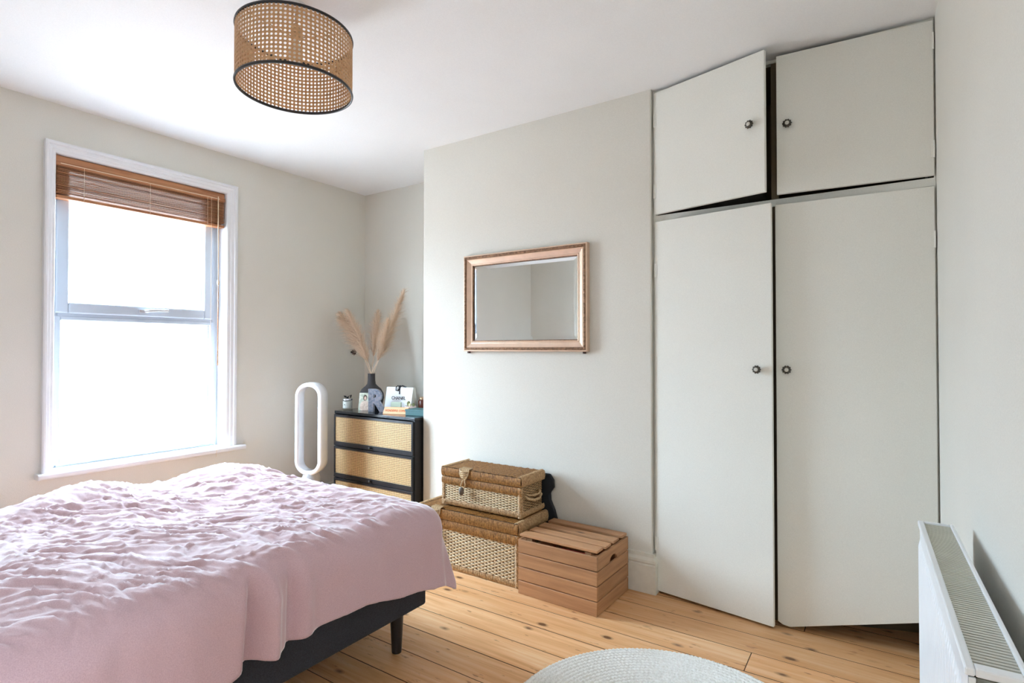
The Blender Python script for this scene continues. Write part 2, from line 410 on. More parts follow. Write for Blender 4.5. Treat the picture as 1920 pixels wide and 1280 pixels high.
# unseen box added beyond the doorway, open to the sky for fill light
structure(B(0.30, 1.55, -0.85, 0.65, -0.10, 0.0).build('floor_fill_box', 'floor'))
structure(B(0.36, 1.72, -0.95, 0.75, 2.5, 2.6).build('ceiling_fill_box', 'ceiling'))
structure(B(0.36, 1.55, -0.95, -0.85, 0, 2.5).build('wall_fill_box_front', 'ceiling'))
structure(B(0.36, 1.55, 0.65, 0.75, 0, 2.5).build('wall_fill_box_back', 'ceiling'))
mb = MB(); mb.box(1.55, 1.70, -0.95, -0.25, 0, 2.5); mb.box(1.55, 1.70, 0.45, 0.75, 0, 2.5); mb.box(1.55, 1.70, -0.25, 0.45, 0, 1.15); mb.box(1.55, 1.70, -0.25, 0.45, 2.25, 2.5)
structure(mb.build('wall_fill_box_right', 'ceiling'))
structure(B(XL - 0.2, 0.36, YF - 0.2, YB + 0.2, H, H + 0.15).build('ceiling', 'ceiling'))
floor = structure(B(XL - 0.2, 0.36, YF - 0.2, YB + 0.2, -0.10, -0.024).build('floor', 'darkslot'))
# floorboards, 160 mm wide, running parallel to the chimney wall
edges = [1.5555 + 0.1598 * k for k in range(-14, 13)]
for i in range(len(edges) - 1):
    y0, y1 = max(edges[i], YF), min(edges[i + 1], YB)
    if y1 - y0 < 0.02: continue
    random.seed(100 + i)
    cuts = [XL] + ([random.uniform(-3.2, -2.4)] if i % 2 else []) + ([random.uniform(-0.55, -0.05)] if i % 3 == 1 else []) + [0.28]
    for a, b in zip(cuts[:-1], cuts[1:]):
        g = 0.0019
        dz = random.uniform(-0.0012, 0)
        c_ = 0.0011; xa, xb, ya, yb_ = a + 0.0008, b - 0.0008, y0 + g - 0.0008, y1 - g + 0.0008
        pm = MB().add([(xa, ya, -0.024), (xb, ya, -0.024), (xb, yb_, -0.024), (xa, yb_, -0.024), (xa, ya, dz - c_), (xb, ya, dz - c_), (xb, yb_, dz - c_), (xa, yb_, dz - c_),
                       (xa + c_, ya + c_, dz), (xb - c_, ya + c_, dz), (xb - c_, yb_ - c_, dz), (xa + c_, yb_ - c_, dz)],
                      [(8, 9, 10, 11), (4, 5, 9, 8), (5, 6, 10, 9), (6, 7, 11, 10), (7, 4, 8, 11), (0, 1, 5, 4), (1, 2, 6, 5), (2, 3, 7, 6), (3, 0, 4, 7), (0, 3, 2, 1)])
        po = pm.build('plank', 'floor', floor, fix=False); po.data.materials.append(MT['joint'])
        for f_ in po.data.polygons[1:]: f_.material_index = 1

# skirting on the chimney breast (front and return)
sk = thing('baseboard_chimney', 'cream painted skirting', 'skirting'); del sk['label']; del sk['category']; structure(sk)
prof = [(0, 0), (0.026, 0), (0.026, 0.145), (0.022, 0.152), (0.026, 0.160), (0.024, 0.172), (0.014, 0.186), (0.012, 0.203), (0, 0.205)]
mb = MB(); n = len(prof)
vs = [(CX0, CHY - d, z) for d, z in prof] + [(CX1 + d, CHY - d, z) for d, z in prof] + [(CX1 + d, CHY + 0.032, z) for d, z in prof]
fs = [(s_ * n + k, (s_ + 1) * n + k, (s_ + 1) * n + k + 1, s_ * n + k + 1) for s_ in (0, 1) for k in range(n - 1)]
fs += [tuple(range(n))[::-1], tuple(2 * n + k for k in range(n))]
mb.add(vs, fs).build('skirting_board', 'skirt', sk)
structure(B(XL, XL + 0.02, YF, YB, 0, 0.17).build('baseboard_left', 'skirt', bevel=0.006))
structure(B(XL, CX0, YB - 0.02, YB, 0, 0.17).build('baseboard_back', 'skirt', bevel=0.006))

# ------------------------------------------------------------------ window
win = bpy.data.objects.new('window_1', None); COL.objects.link(win); structure(win)
win.location = (XL, (WY0 + WY1) / 2, WZ0)
def W(mb, name, mat, parent=win, **k):
    wl = Vector((XL, (WY0 + WY1) / 2, WZ0))
    mb.v = [(x - wl.x, y - wl.y, z - wl.z) for x, y, z in mb.v] if parent is win else mb.v
    return mb.build(name, mat, parent, **k)
# stepped architrave, mitred, as one lofted frame open at the sill
def arch(yo0, yi0, yi1, yo1, zt_i, zt_o, zb):
    mb = MB(); steps = [(0, 0.0), (0, 0.030), (0.12, 0.034), (0.3, 0.034), (0.36, 0.026), (0.62, 0.024), (0.68, 0.019), (0.93, 0.016), (1.0, 0.010), (1.0, -0.02)]
    rows = []
    for f, d in steps:
        y0 = yo0 + (yi0 - yo0) * f; y1 = yo1 + (yi1 - yo1) * f; zt = zt_o + (zt_i - zt_o) * f
        rows.append([(XL + d, y0, zb), (XL + d, y0, zt), (XL + d, y1, zt), (XL + d, y1, zb)])
    vs = [p for r in rows for p in r]
    fs = [(i * 4 + k, i * 4 + k + 1, (i + 1) * 4 + k + 1, (i + 1) * 4 + k) for i in range(len(rows) - 1) for k in range(3)]
    m = len(rows)
    return mb.add(vs, fs)
W(arch(1.088, WY0, WY1, 2.187, WZ1, 2.447, 0.60), 'casing', 'trim')
# reveal lining
mb = MB(); mb.box(XL - 0.13, XL, WY0 - 0.012, WY0 + 0.001, WZ0, WZ1); mb.box(XL - 0.13, XL, WY1 - 0.001, WY1 + 0.012, WZ0, WZ1)
mb.box(XL - 0.13, XL, WY0, WY1, WZ1 - 0.001, WZ1 + 0.01)
W(mb, 'reveal_lining', 'trim')
W(MB().prism([(XL - 0.12, 0.567), (XL + 0.058, 0.567), (XL + 0.066, 0.574), (XL + 0.066, 0.592), (XL + 0.058, 0.600), (XL - 0.12, 0.603)], 1.064, 2.240, 'xz'), 'window_sill', 'trim', bevel=0.004)
# plastic frame: outer frame, transom; opening top sash; fixed lower glazing
def ring(x0, x1, y0, y1, z0, z1, wl, wr, wb_, wt):
    mb = MB(); mb.box(x0, x1, y0, y0 + wl, z0, z1); mb.box(x0, x1, y1 - wr, y1, z0, z1)
    mb.box(x0, x1, y0 + wl, y1 - wr, z0, z0 + wb_); mb.box(x0, x1, y0 + wl, y1 - wr, z1 - wt, z1); return mb
FX0, FX1 = XL - 0.16, XL - 0.098
mb = ring(FX0, FX1, WY0, WY1, WZ0, WZ1, 0.045, 0.045, 0.032, 0.05)
mb.box(FX0, FX1, WY0 + 0.045, WY1 - 0.045, 1.462, 1.512)
W(mb, 'window_frame', 'pvc', bevel=0.006)
s1 = W(ring(FX0 + 0.012, FX1 + 0.018, WY0 + 0.03, WY1 - 0.042, 1.492, 2.35, 0.064, 0.062, 0.064, 0.06), 'sash', 'pvc', bevel=0.008)
s2 = W(ring(FX0 + 0.006, FX1 + 0.004, WY0 + 0.03, WY1 - 0.03, WZ0 + 0.012, 1.476, 0.032, 0.024, 0.04, 0.026), 'sash', 'pvc', bevel=0.006)
def G(mb): wl = Vector((XL, (WY0 + WY1) / 2, WZ0)); mb.v = [(x - wl.x, y - wl.y, z - wl.z) for x, y, z in mb.v]; return mb
G(B(FX0 + 0.028, FX0 + 0.034, 1.231, 2.015, 1.552, 2.30)).build('pane', 'glass', s1)
G(B(FX0 + 0.028, FX0 + 0.034, 1.200, 2.065, 0.650, 1.452)).build('pane', 'glass', s2)
G(ring(FX0 + 0.035, FX0 + 0.040, 1.231, 2.015, 1.552, 2.30, 0.004, 0.006, 0.005, 0.004)).build('seal', 'seal', s1)
G(ring(FX0 + 0.035, FX0 + 0.040, 1.200, 2.065, 0.648, 1.452, 0.004, 0.006, 0.005, 0.004)).build('seal', 'seal', s2)
hb = MB(); hb.box(FX1 + 0.018, FX1 + 0.030, 1.60, 1.655, 1.515, 1.535); hb.tube([(FX1 + 0.035, 1.63, 1.525), (FX1 + 0.05, 1.645, 1.528), (FX1 + 0.052, 1.70, 1.532), (FX1 + 0.05, 1.765, 1.535)], [0.009, 0.010, 0.008, 0.007], 8)
G(hb).build('handle', 'fan_grey', s1, smooth=False, bevel=0.002)

# ------------------------------------------------------------------ wooden blind
bl = thing('window_blind', 'brown wooden slatted blind drawn up at the top of the window', 'blind', (XL + 0.0, (WY0 + WY1) / 2, 2.385))
hw = (WY1 - WY0) / 2 - 0.004
B(-0.056, -0.012, -hw, hw, -0.042, -0.003).build('headrail', 'blind', bl, bevel=0.003)
B(-0.008, -0.002, -hw, hw, -0.062, -0.038).build('valance', 'blind', bl, bevel=0.002)
B(-0.006, 0.0005, -hw + 0.02, hw - 0.04, -0.051, -0.046).build('valance_bead', 'blind_light', bl, bevel=0.001)
slat_me = None
for k in range(24):
    z = -0.066 - k * 0.0067
    rx = random.uniform(-0.004, 0.004); ry = random.uniform(-0.16, -0.05)
    if slat_me is None:
        mbs = MB(); seg = 4
        pr = [(-0.026, 0), (-0.013, 0.0022), (0, 0.003), (0.013, 0.0022), (0.026, 0), (0.026, 0.0028), (0.013, 0.005), (0, 0.0058), (-0.013, 0.005), (-0.026, 0.0028)]
        mbs.prism(pr, -hw + 0.006, hw - 0.006, 'xz'); o = mbs.build('slat', 'blind', bl); slat_me = o.data
    else: o = link('slat', slat_me, None, bl)
    o.location = (-0.032 + random.uniform(-0.003, 0.003), random.uniform(-0.003, 0.003), z); o.rotation_euler = (rx * 0.5, ry, 0)
B(-0.060, -0.004, -hw + 0.004, hw - 0.004, -0.246, -0.228).build('bottom_rail', 'blind', bl, bevel=0.004)
for y in (-0.35, 0.0, 0.36):
    MB().tube([(-0.002, y, -0.05), (-0.001, y, -0.24)], 0.0012, 6).build('ladder_cord', 'blind_light', bl)
MB().tube([(0.006, hw - 0.055, -0.035), (0.006, hw - 0.055, -0.06), (0.008, hw - 0.052, -0.62)], 0.0035, 8).build('lift_cord', 'blind_light', bl, smooth=True)
MB().tube([(0.008, hw - 0.052, -0.66), (0.008, hw - 0.052, -1.215)], 0.0036, 8).build('tilt_wand', 'blind', bl, smooth=True)
MB().lathe([(0.0005, -0.66), (0.006, -0.655), (0.008, -0.635), (0.004, -0.618), (0.0005, -0.615)], (0.008, hw - 0.052, 0), 12).build('cord_tassel', 'blind_light', bl, smooth=True)
MB().tube([(0.004, hw - 0.10, -0.05), (0.004, hw - 0.10, -0.9), (0.02, hw - 0.085, -1.74), (0.069, hw - 0.085, -1.785), (0.069, hw - 0.09, -1.84)], 0.001, 5).build('pull_string', 'blind_light', bl)

# ------------------------------------------------------------------ built-in wardrobe
WYF = 2.876; WX0, WX1 = CX1, XR(WYF) - 0.001
wd = thing('wardrobe', 'tall built-in painted wardrobe with four plain doors beside the chimney breast', 'wardrobe', ((WX0 + WX1) / 2, WYF, 0))
wl = Vector(wd.location)
def wbox(mb): mb.v = [(x - wl.x, y - wl.y, z - wl.z) for x, y, z in mb.v]; return mb
HX0, HX1 = -0.990, XR(WYF) - 0.006
mb = MB(); mb.box(WX0, HX0, WYF, WYF + 0.03, 0, H); mb.box(HX1, WX1, WYF, WYF + 0.03, 0, H)
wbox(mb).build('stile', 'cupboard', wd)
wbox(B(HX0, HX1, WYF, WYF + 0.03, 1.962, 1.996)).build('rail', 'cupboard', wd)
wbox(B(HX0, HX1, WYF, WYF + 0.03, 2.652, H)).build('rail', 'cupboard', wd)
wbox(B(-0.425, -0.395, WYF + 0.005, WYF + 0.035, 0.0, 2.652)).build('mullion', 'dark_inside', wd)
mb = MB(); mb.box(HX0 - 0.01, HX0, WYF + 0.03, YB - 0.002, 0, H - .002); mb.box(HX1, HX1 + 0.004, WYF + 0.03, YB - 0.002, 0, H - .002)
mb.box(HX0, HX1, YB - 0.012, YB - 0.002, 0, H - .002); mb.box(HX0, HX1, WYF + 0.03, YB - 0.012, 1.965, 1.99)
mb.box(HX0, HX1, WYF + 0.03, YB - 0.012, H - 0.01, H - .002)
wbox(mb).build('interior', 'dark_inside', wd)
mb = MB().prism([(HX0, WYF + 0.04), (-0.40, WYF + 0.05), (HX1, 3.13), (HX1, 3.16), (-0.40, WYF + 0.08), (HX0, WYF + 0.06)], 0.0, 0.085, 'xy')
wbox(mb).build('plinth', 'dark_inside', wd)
knob_parts = None
def knob(parent, x, z):
    global knob_parts
    if knob_parts is None:
        a = MB(); n = 40; prof = [(0.006, 0.0), (0.0065, 0.010), (0.010, 0.013), (0.0175, 0.017), (0.019, 0.021), (0.016, 0.026), (0.008, 0.029)]
        vs = []; m = len(prof)
        for i in range(n):
            th = 2 * PI * i / n
            for k, (r, d) in enumerate(prof):
                q = r * (1 + (0.10 * math.cos(10 * th) if 2 < k < 6 else 0)); vs.append((q * math.cos(th), -d, q * math.sin(th)))
        fs = [(i * m + k, (i + 1) % n * m + k, (i + 1) % n * m + k + 1, i * m + k + 1) for i in range(n) for k in range(m - 1)]
        a.add(vs, fs); b = MB().lathe([(0.009, 0.027), (0.009, 0.030), (0.006, 0.0315), (0.004, 0.0305), (0.0025, 0.0305), (0.002, 0.032), (0.0002, 0.0325)], (0, 0, 0), 20, 'y')
        # lathe axis y: outward is -y
        o1 = a.build('knob', 'knob', parent, smooth=True); o2 = b.build('knob_centre', 'knob_face', o1, smooth=True)
        knob_parts = (o1.data, o2.data)
    else:
        o1 = link('knob', knob_parts[0], None, parent); o2 = link('knob_centre', knob_parts[1], None, o1)
    o1.location = (x, -0.0, z)
def door(side, z0, z1, width, ang, kz, hz, cutz=None, gap=0.002):
    """leaf hinged at its left (side=-1) or right (+1) edge, swinging towards the room"""
    d = bpy.data.objects.new('door', None)
    hx = (HX0 + gap) if side < 0 else (HX1 - gap)
    th = 0.020
    xs = (0, width) if side < 0 else (-width, 0)
    mb = MB()
    if cutz is None: mb.box(xs[0], xs[1], -th, 0, z0, z1)
    else: mb.prism([(xs[0] + 0.02, z0), (xs[0] + 0.05, z0 - 0.004), (xs[1], cutz), (xs[1], z1), (xs[0], z1), (xs[0], z0 + 0.012)], -th, 0, 'xz')
    o = mb.build('door', 'cupboard', wd, bevel=0.0015)
    o.location = (hx - wl.x, WYF - 0.001 - wl.y, 0); o.rotation_euler = (0, 0, -ang if side < 0 else ang)
    kx = (width - 0.062) if side < 0 else (-width + 0.045)
    kb = bpy.data.objects
    knob(o, kx, kz)
    for c in o.children:
        if c.name.startswith('knob'): c.location.y = -th
    for h in hz:
        hb = MB(); hb.tube([(0, -0.0215, h - 0.035), (0, -0.0215, h + 0.035)], 0.0035, 10)
        sx = (0, 0.012) if side < 0 else (-0.012, 0)
        hb.box(sx[0], sx[1], -0.0225, -0.0200, h - 0.034, h + 0.034)
        hb.build('hinge', 'cupboard', o)
    return o
door(-1, 1.998, 2.648, 0.583, math.radians(14.2), 2.318, (2.50, 2.12))
door(+1, 2.002, 2.648, 0.588, math.radians(4.5), 2.318, (2.56, 2.11))
door(-1, 0.012, 1.958, 0.585, math.radians(8.2), 1.187, (1.70, 0.26))
door(+1, 0.012, 1.956, 0.597, math.radians(3.2), 1.187, (1.735, 0.28), cutz=0.165)
# clothes glimpsed in the top cupboard
def lump(name, label, cat, c, s, seed, mat):
    rs = np.random.RandomState(seed); mb = MB(); nu, nv = 28, 14; vs = []; fs = []
    ph = rs.rand(6) * 6
    for i in range(nu):
        for j in range(nv + 1):
            a = 2 * PI * i / nu; b = -PI / 2 + PI * j / nv
            q = 1 + 0.10 * math.sin(3 * a + ph[0] + 2 * b) + 0.07 * math.sin(5 * a + 4 * b + ph[1])
            e = lambda t, p: math.copysign(abs(t) ** p, t)
            vs.append((c[0] + s[0] * q * e(math.cos(a) * math.cos(b), .6), c[1] + s[1] * q * e(math.sin(a) * math.cos(b), .6), c[2] + s[2] * (1 + e(math.sin(b), .6) * 1.0)))
    for i in range(nu):
        for j in range(nv): fs.append((i * (nv + 1) + j, (i + 1) % nu * (nv + 1) + j, (i + 1) % nu * (nv + 1) + j + 1, i * (nv + 1) + j + 1))
    return tag(mb.add(vs, fs).build(name, mat, smooth=True), label, cat)
lump('folded_clothes', 'dark heap of clothes inside the ajar upper left wardrobe door', 'clothes', (-0.68, 3.10, 1.991), (0.20, 0.14, 0.06), 3, 'jumble')

# ------------------------------------------------------------------ radiator
rad = thing('radiator', 'white panel radiator with grey top grille on the right wall', 'radiator', (0.112, 1.127, 0), math.atan2(0.018, 0.879))
RL, RT, RZ0, RZ1 = 0.885, 0.078, 0.16, 0.78
mb = MB(); vs = []; fs = []; nrib = 34
ys = []
for k in range(nrib):
    y0 = RL * k / nrib; p = RL / nrib
    ys += [(y0, 0.0), (y0 + p * 0.35, 0.0), (y0 + p * 0.5, 0.0025), (y0 + p * 0.85, 0.0025)]
ys.append((RL, 0.0))
zs = [RZ0, RZ0 + 0.02, RZ1 - 0.075, RZ1 - 0.055, RZ1 - 0.012]
for y, d in ys:
    for iz, z in enumerate(zs):
        vs.append((d * (1 if 1 <= iz <= 2 else 0) - (0.004 if 1 <= iz <= 2 else 0), y, z))
m = len(zs)
fs = [(i * m + k, (i + 1) * m + k, (i + 1) * m + k + 1, i * m + k + 1) for i in range(len(ys) - 1) for k in range(m - 1)]
mb.add(vs, fs).build('front_panel', 'rad', rad, fix=False)
B(0.0602, 0.066, 0.004, RL - 0.004, RZ0, RZ1 - 0.012).build('back_panel', 'rad', rad)
mb = MB(); mb.box(-0.005, 0.009, 0, RL, RZ1 - 0.014, RZ1); mb.box(RT - 0.009, RT, 0, RL, RZ1 - 0.03, RZ1)
mb.box(0.009, RT - 0.009, 0, 0.022, RZ1 - 0.014, RZ1); mb.box(0.009, RT - 0.009, RL - 0.014, RL, RZ1 - 0.014, RZ1)
mb.build('top_frame', 'rad', rad, bevel=0.003)
mb = MB(); npit = 76
for k in range(npit):
    y0 = 0.022 + (RL - 0.036) * k / npit
    mb.box(0.009, RT - 0.009, y0, y0 + 0.0068, RZ1 - 0.009, RZ1 - 0.0035)
g = mb.build('grille', 'radgrille', rad); g['kind'] = 'stuff'
B(0.006, RT - 0.014, 0.01, RL - 0.01, RZ1 - 0.05, RZ1 - 0.045).build('convector', 'darkslot', rad)
for yy in (0, RL):
    # end cover with an oval cut-out
    mb = MB(); n = 24; ov = []; cx, cz = 0.044, RZ1 - 0.072
    sq = []
    for k in range(n):
        a = 2 * PI * k / n; c, s_ = math.cos(a), math.sin(a)
        e = lambda t: math.copysign(abs(t) ** 0.55, t)
        ov.append((cx + 0.0175 * e(c), cz + 0.028 * e(s_)))
        kk = 1 / max(abs(c), abs(s_)); sq.append((cx + 0.034 * c * kk * (1.0), cz + 0.05 * s_ * kk))
    vs = [(a, 0, b) for a, b in ov] + [(a, 0, b) for a, b in sq] + [(a, 0.012, b) for a, b in ov]
    fs = [(k, (k + 1) % n, n + (k + 1) % n, n + k) for k in range(n)] + [(k, (k + 1) % n, 2 * n + (k + 1) % n, 2 * n + k) for k in range(n)]
    mb.add(vs, fs)
    mb.box(0.0005, 0.0095, 0, 0.004, RZ0 + 0.01, RZ1 - 0.015)
    mb.box(0.0105, RT - 0.001, 0, 0.004, RZ0 + 0.01, RZ1 - 0.1225)
    o = mb.build('end_cover', 'rad', rad, loc=(0, -0.001 if yy == 0 else RL + 0.001, 0), fix=False)
    if yy: o.scale.y = -1
    B(0.012, RT - 0.010, 0.012, 0.014, RZ1 - 0.12, RZ1 - 0.02).build('end_recess', 'radgrille', rad, loc=(0, 0 if yy == 0 else RL - 0.026, 0))
for yy in (0.05, RL - 0.05):
    MB().tube([(0.035, yy, 0.0), (0.035, yy, RZ0 + 0.01)], 0.0075, 12).build('pipe', 'rad', rad, smooth=True)
    B(0.066, 0.095, yy + 0.05, yy + 0.08, 0.3, 0.6).build('bracket', 'rad', rad)

# ------------------------------------------------------------------ bed
bed = thing('bed', 'low bed with charcoal upholstered base on tapered black legs', 'bed', (-2.37, 0.66, 0))
bx, by = -2.37, 0.66
X0, X1, Y0, Y1 = -3.09 - bx, -1.657 - bx, -0.50 - by, 1.811 - by
B(X0, X1, Y0, Y1, 0.168, 0.33).build('bed_base', 'bedfab', bed, bevel=0.012, seg=3)
for sx, sy in ((X1 - 0.055, Y1 - 0.125), (X1 - 0.055, Y0 + 0.15), (X0 + 0.055, Y1 - 0.125), (X0 + 0.055, Y0 + 0.15)):
    MB().lathe([(0.0005, 0), (0.020, 0), (0.0205, 0.004), (0.029, 0.169), (0.0005, 0.169)], (sx, sy, 0), 24).build('leg', 'black_wood', bed, smooth=False)
B(X0 + 0.02, X1 - 0.02, Y0 + 0.01, Y1 - 0.02, 0.331, 0.545).build('mattress', 'mattress', bed, bevel=0.04, seg=4)

# ------------------------------------------------------------------ duvet
def perlin(x, y, seed):
    rs = np.random.RandomState(seed); p = rs.permutation(256); p = np.concatenate([p, p]); ga = rs.rand(256) * 2 * PI
    xi = np.floor(x).astype(int); yi = np.floor(y).astype(int); xf = x - xi; yf = y - yi
    def g(ix, iy, dx, dy):
        a = ga[p[p[ix & 255] + (iy & 255)]]; return np.cos(a) * dx + np.sin(a) * dy
    u = xf ** 3 * (xf * (6 * xf - 15) + 10); v = yf ** 3 * (yf * (6 * yf - 15) + 10)
    a = g(xi, yi, xf, yf) * (1 - u) + g(xi + 1, yi, xf - 1, yf) * u
    b = g(xi, yi + 1, xf, yf - 1) * (1 - u) + g(xi + 1, yi + 1, xf - 1, yf - 1) * u
    return (a * (1 - v) + b * v) * 1.5
def duvet():
    cx0, cx1, cy1, R = -2.96, -1.665, 1.735, 0.125
    HANG = 0.345
    u = np.arange(cx0 - HANG, cx1 + HANG + 1e-6, 0.0085); v = np.arange(-0.42, cy1 + HANG + 1e-6, 0.0085)
    U, V = np.meshgrid(u, v, indexing='ij')
    # wavy hem: stretch the overhang with y
    hem = np.interp(V, [-.42, .3, .6, .84, .95, 1.13, 1.36, 1.57, 1.72, 2.2], [.33, .34, .36, .365, .335, .325, .335, .368, .405, .40])
    hem = hem + 0.010 * perlin(V * 5, V * 0 + 3.3, 5)
    dxr = np.clip(U - cx1, 0, None) * hem / HANG; dxl = -np.clip(cx0 - U, 0, None)
    dx = dxr + dxl; dy = np.clip(V - cy1, 0, None)
    d = np.hypot(dx, dy); d = np.where((np.abs(dx) > 0) & (dy > 0), d - 0.62 * np.clip(d - 0.40, 0, None), d); nd = np.where(d > 1e-6, d, 1); hyp = np.hypot(dx, dy); hyp = np.where(hyp > 1e-6, hyp, 1); nx, ny = dx / hyp, dy / hyp
    qx = np.clip(U, cx0, cx1); qy = np.minimum(V, cy1)
    th = np.clip(d / R, 0, PI / 2); rest = np.clip(d - R * PI / 2, 0, None)
    corner = np.abs(nx * ny) * 2
    flare = 0.08 + 0.10 * corner
    f = R * np.sin(th) + rest * flare; g = R * (1 - np.cos(th)) + rest * np.sqrt(1 - flare ** 2)
    x = qx + nx * f; y = qy + ny * f; z = 0.622 - g
    topw = np.clip(1 - d / 0.13, 0, 1); topw = topw * topw * (3 - 2 * topw)
    # big pillowy swells on the top
    def G_(a, b, sx, sy): return np.exp(-((U - a) / sx) ** 2 - ((V - b) / sy) ** 2)
    sw = 0.060 * G_(-2.95, 0.98, .28, .20) + 0.048 * G_(-2.85, 1.56, .28, .20) + 0.012 * G_(-2.2, 1.62, .25, .14) + 0.03 * G_(-2.0, .6, .3, .3) \
        + 0.012 * G_(-1.75, 1.15, .18, .25) - 0.02 * G_(-2.35, 1.2, .18, .2) + 0.01 * G_(-2.4, .5, .4, .3) - 0.012 * G_(-2.62, 1.74, .10, .12)
    sw = sw + 0.012 * perlin(U * 2.3, V * 2.7, 11) + 0.005 * perlin(U * 5, V * 6, 12)
    z = z + sw * (0.25 + 0.75 * topw)
    # crumples: warped ridges
    wx = U + 0.09 * perlin(U * 2.6, V * 2.6, 21) + 0.014 * perlin(U * 9, V * 9, 22)
    wy = V + 0.09 * perlin(U * 2.8, V * 2.8, 23) + 0.014 * perlin(U * 9, V * 9, 24)
    def ridge(sx, sy, ang, seed, p=2.0):
        c, s_ = math.cos(ang), math.sin(ang); a = wx * c + wy * s_; b = -wx * s_ + wy * c
        return np.clip(1 - np.abs(perlin(a * sx, b * sy, seed)) * 2.2, 0, 1) ** p
    den = np.clip(0.55 + 0.8 * perlin(U * 2.0, V * 2.0, 31), 0.15, 1.2)
    r1 = ridge(1.9, 9, 0.50, 41, 1.8); r2 = ridge(2.4, 11, 0.10, 42, 2.0); r3 = ridge(4.5, 24, 0.75, 43, 2.0); r4 = ridge(5, 22, 0.30, 44, 2.0); r5 = ridge(9, 46, 0.5, 45, 1.6)
    r6 = ridge(2.6, 17, 0.95, 46, 6); r7 = ridge(2.4, 14, 0.45, 47, 6); r8 = ridge(4, 27, -0.15, 48, 5)
    wr = 0.008 * r1 + 0.006 * r2 + den * (0.0055 * r3 + 0.0048 * r4) + 0.0030 * r5 + 0.008 * r6 - 0.011 * r7 + 0.005 * r8
    edge_keep = np.clip((d - 0.13) / 0.3, 0, 1)
    amt = topw + (1 - topw) * 0.10
    # soft at the foot right part like the photograph (smoother cloth)
    smooth_foot = 1 - 0.55 * np.clip((V - 1.55) / 0.25, 0, 1) * np.clip((U + 2.35) / 0.4, 0, 1)
    z = z + (wr - 0.010) * amt * smooth_foot
    # vertical folds on the overhang: displace outwards
    fold = np.zeros_like(U); onside = (dx > 0) * np.clip((d - 0.05) / 0.12, 0, 1)
    for yc, w_, a_ in ((0.945, 0.020, -0.050), (0.995, 0.026, 0.038), (1.07, 0.020, -0.030), (1.12, 0.03, 0.018), (0.70, 0.05, -0.012), (0.45, 0.06, 0.012), (0.60, 0.03, -0.01), (0.3, 0.03, -0.015)):
        lean = (d - 0.2) * 0.12
        fold += a_ * np.exp(-((V - yc + lean) / w_) ** 2)
    fold = fold * onside + (0.012 * perlin(V * 4, U * 2, 51) + 0.005 * perlin(V * 10, U * 4, 52)) * np.clip(d / 0.15, 0, 1)
    # corner drape folds
    phi = np.arctan2(ny, np.abs(nx) + 1e-9)
    fold += corner * np.clip((d - 0.22) / 0.2, 0, 1) * 0.014 * np.sin(phi * 9 + 0.6)
    x = x + nx * fold; y = y + ny * fold
    nu, nv = U.shape
    verts = np.stack([x, y, z], -1).reshape(-1, 3)
    idx = np.arange(nu * nv).reshape(nu, nv)
    quads = np.stack([idx[:-1, :-1], idx[1:, :-1], idx[1:, 1:], idx[:-1, 1:]], -1).reshape(-1, 4)
    me = bpy.data.meshes.new('duvet'); me.from_pydata(verts.tolist(), [], quads.tolist()); me.update()
    # origin at the middle of the bed
    off = Vector((-2.37, 0.66, 0.545)); me.transform(Matrix.Translation(-off))
    o = link('duvet', me, 'linen', None, True, loc=tuple(off))
    s_ = o.modifiers.new('thickness', 'SOLIDIFY'); s_.thickness = 0.014; s_.offset = -1
    tag(o, 'crumpled dusty pink linen duvet spread over the bed', 'duvet')
duvet()

# ------------------------------------------------------------------ mirror
mir = thing('wall_mirror', 'rectangular mirror in a champagne gold frame on the chimney breast', 'mirror', (-1.808, CHY, 1.577))
MW, MHh = 0.443, 0.309
def rect_loft(prof, w, h):
    """prof: list of (inset, protrusion towards room)"""
    vs = []; 
    for ins, d in prof:
        a, b = w - ins, h - ins; vs += [(-a, -d, -b), (a, -d, -b), (a, -d, b), (-a, -d, b)]
    fs = [(i * 4 + k, i * 4 + (k + 1) % 4, (i + 1) * 4 + (k + 1) % 4, (i + 1) * 4 + k) for i in range(len(prof) - 1) for k in range(4)]
    return MB().add(vs, fs)
rect_loft([(0, 0.0), (0, 0.030), (0.004, 0.036), (0.008, 0.036)], MW, MHh).build('outer_edge', 'gold', mir)
om = rect_loft([(0.008, 0.036), (0.010, 0.039), (0.016, 0.041), (0.022, 0.038), (0.025, 0.033)], MW, MHh).build('ornate_moulding', 'gold_dark', mir)
# carved beading on the moulding
mb = MB()
def bead(x, z, ax):
    l, w_ = (0.011, 0.0055) if ax == 'x' else (0.0055, 0.011)
    mb.add([(x - l, -0.039, z), (x, -0.039, z - w_), (x + l, -0.039, z), (x, -0.039, z + w_), (x, -0.0445, z)], [(0, 1, 4), (1, 2, 4), (2, 3, 4), (3, 0, 4)])
for k in range(33):
    x = -MW + 0.03 + (2 * MW - 0.06) * k / 32
    for z in (MHh - 0.016, -MHh + 0.016): bead(x, z, 'x')
for k in range(22):
    z = -MHh + 0.03 + (2 * MHh - 0.06) * k / 21
    for x in (MW - 0.016, -MW + 0.016): bead(x, z, 'z')
mb.build('carved_beading', 'gold_dark', om, fix=False)
rect_loft([(0.025, 0.033), (0.028, 0.034), (0.032, 0.031), (0.050, 0.021), (0.056, 0.020), (0.060, 0.023), (0.064, 0.021)], MW, MHh).build('frame_face', 'gold', mir)
rect_loft([(0.064, 0.021), (0.068, 0.020), (0.070, 0.014)], MW, MHh).build('inner_slip', 'gold_dark', mir)
a, b = MW - 0.070, MHh - 0.070
rect_loft([(0.070, 0.0105), (0.092, 0.0125)], MW, MHh).build('glass_bevel', 'mirror', mir)
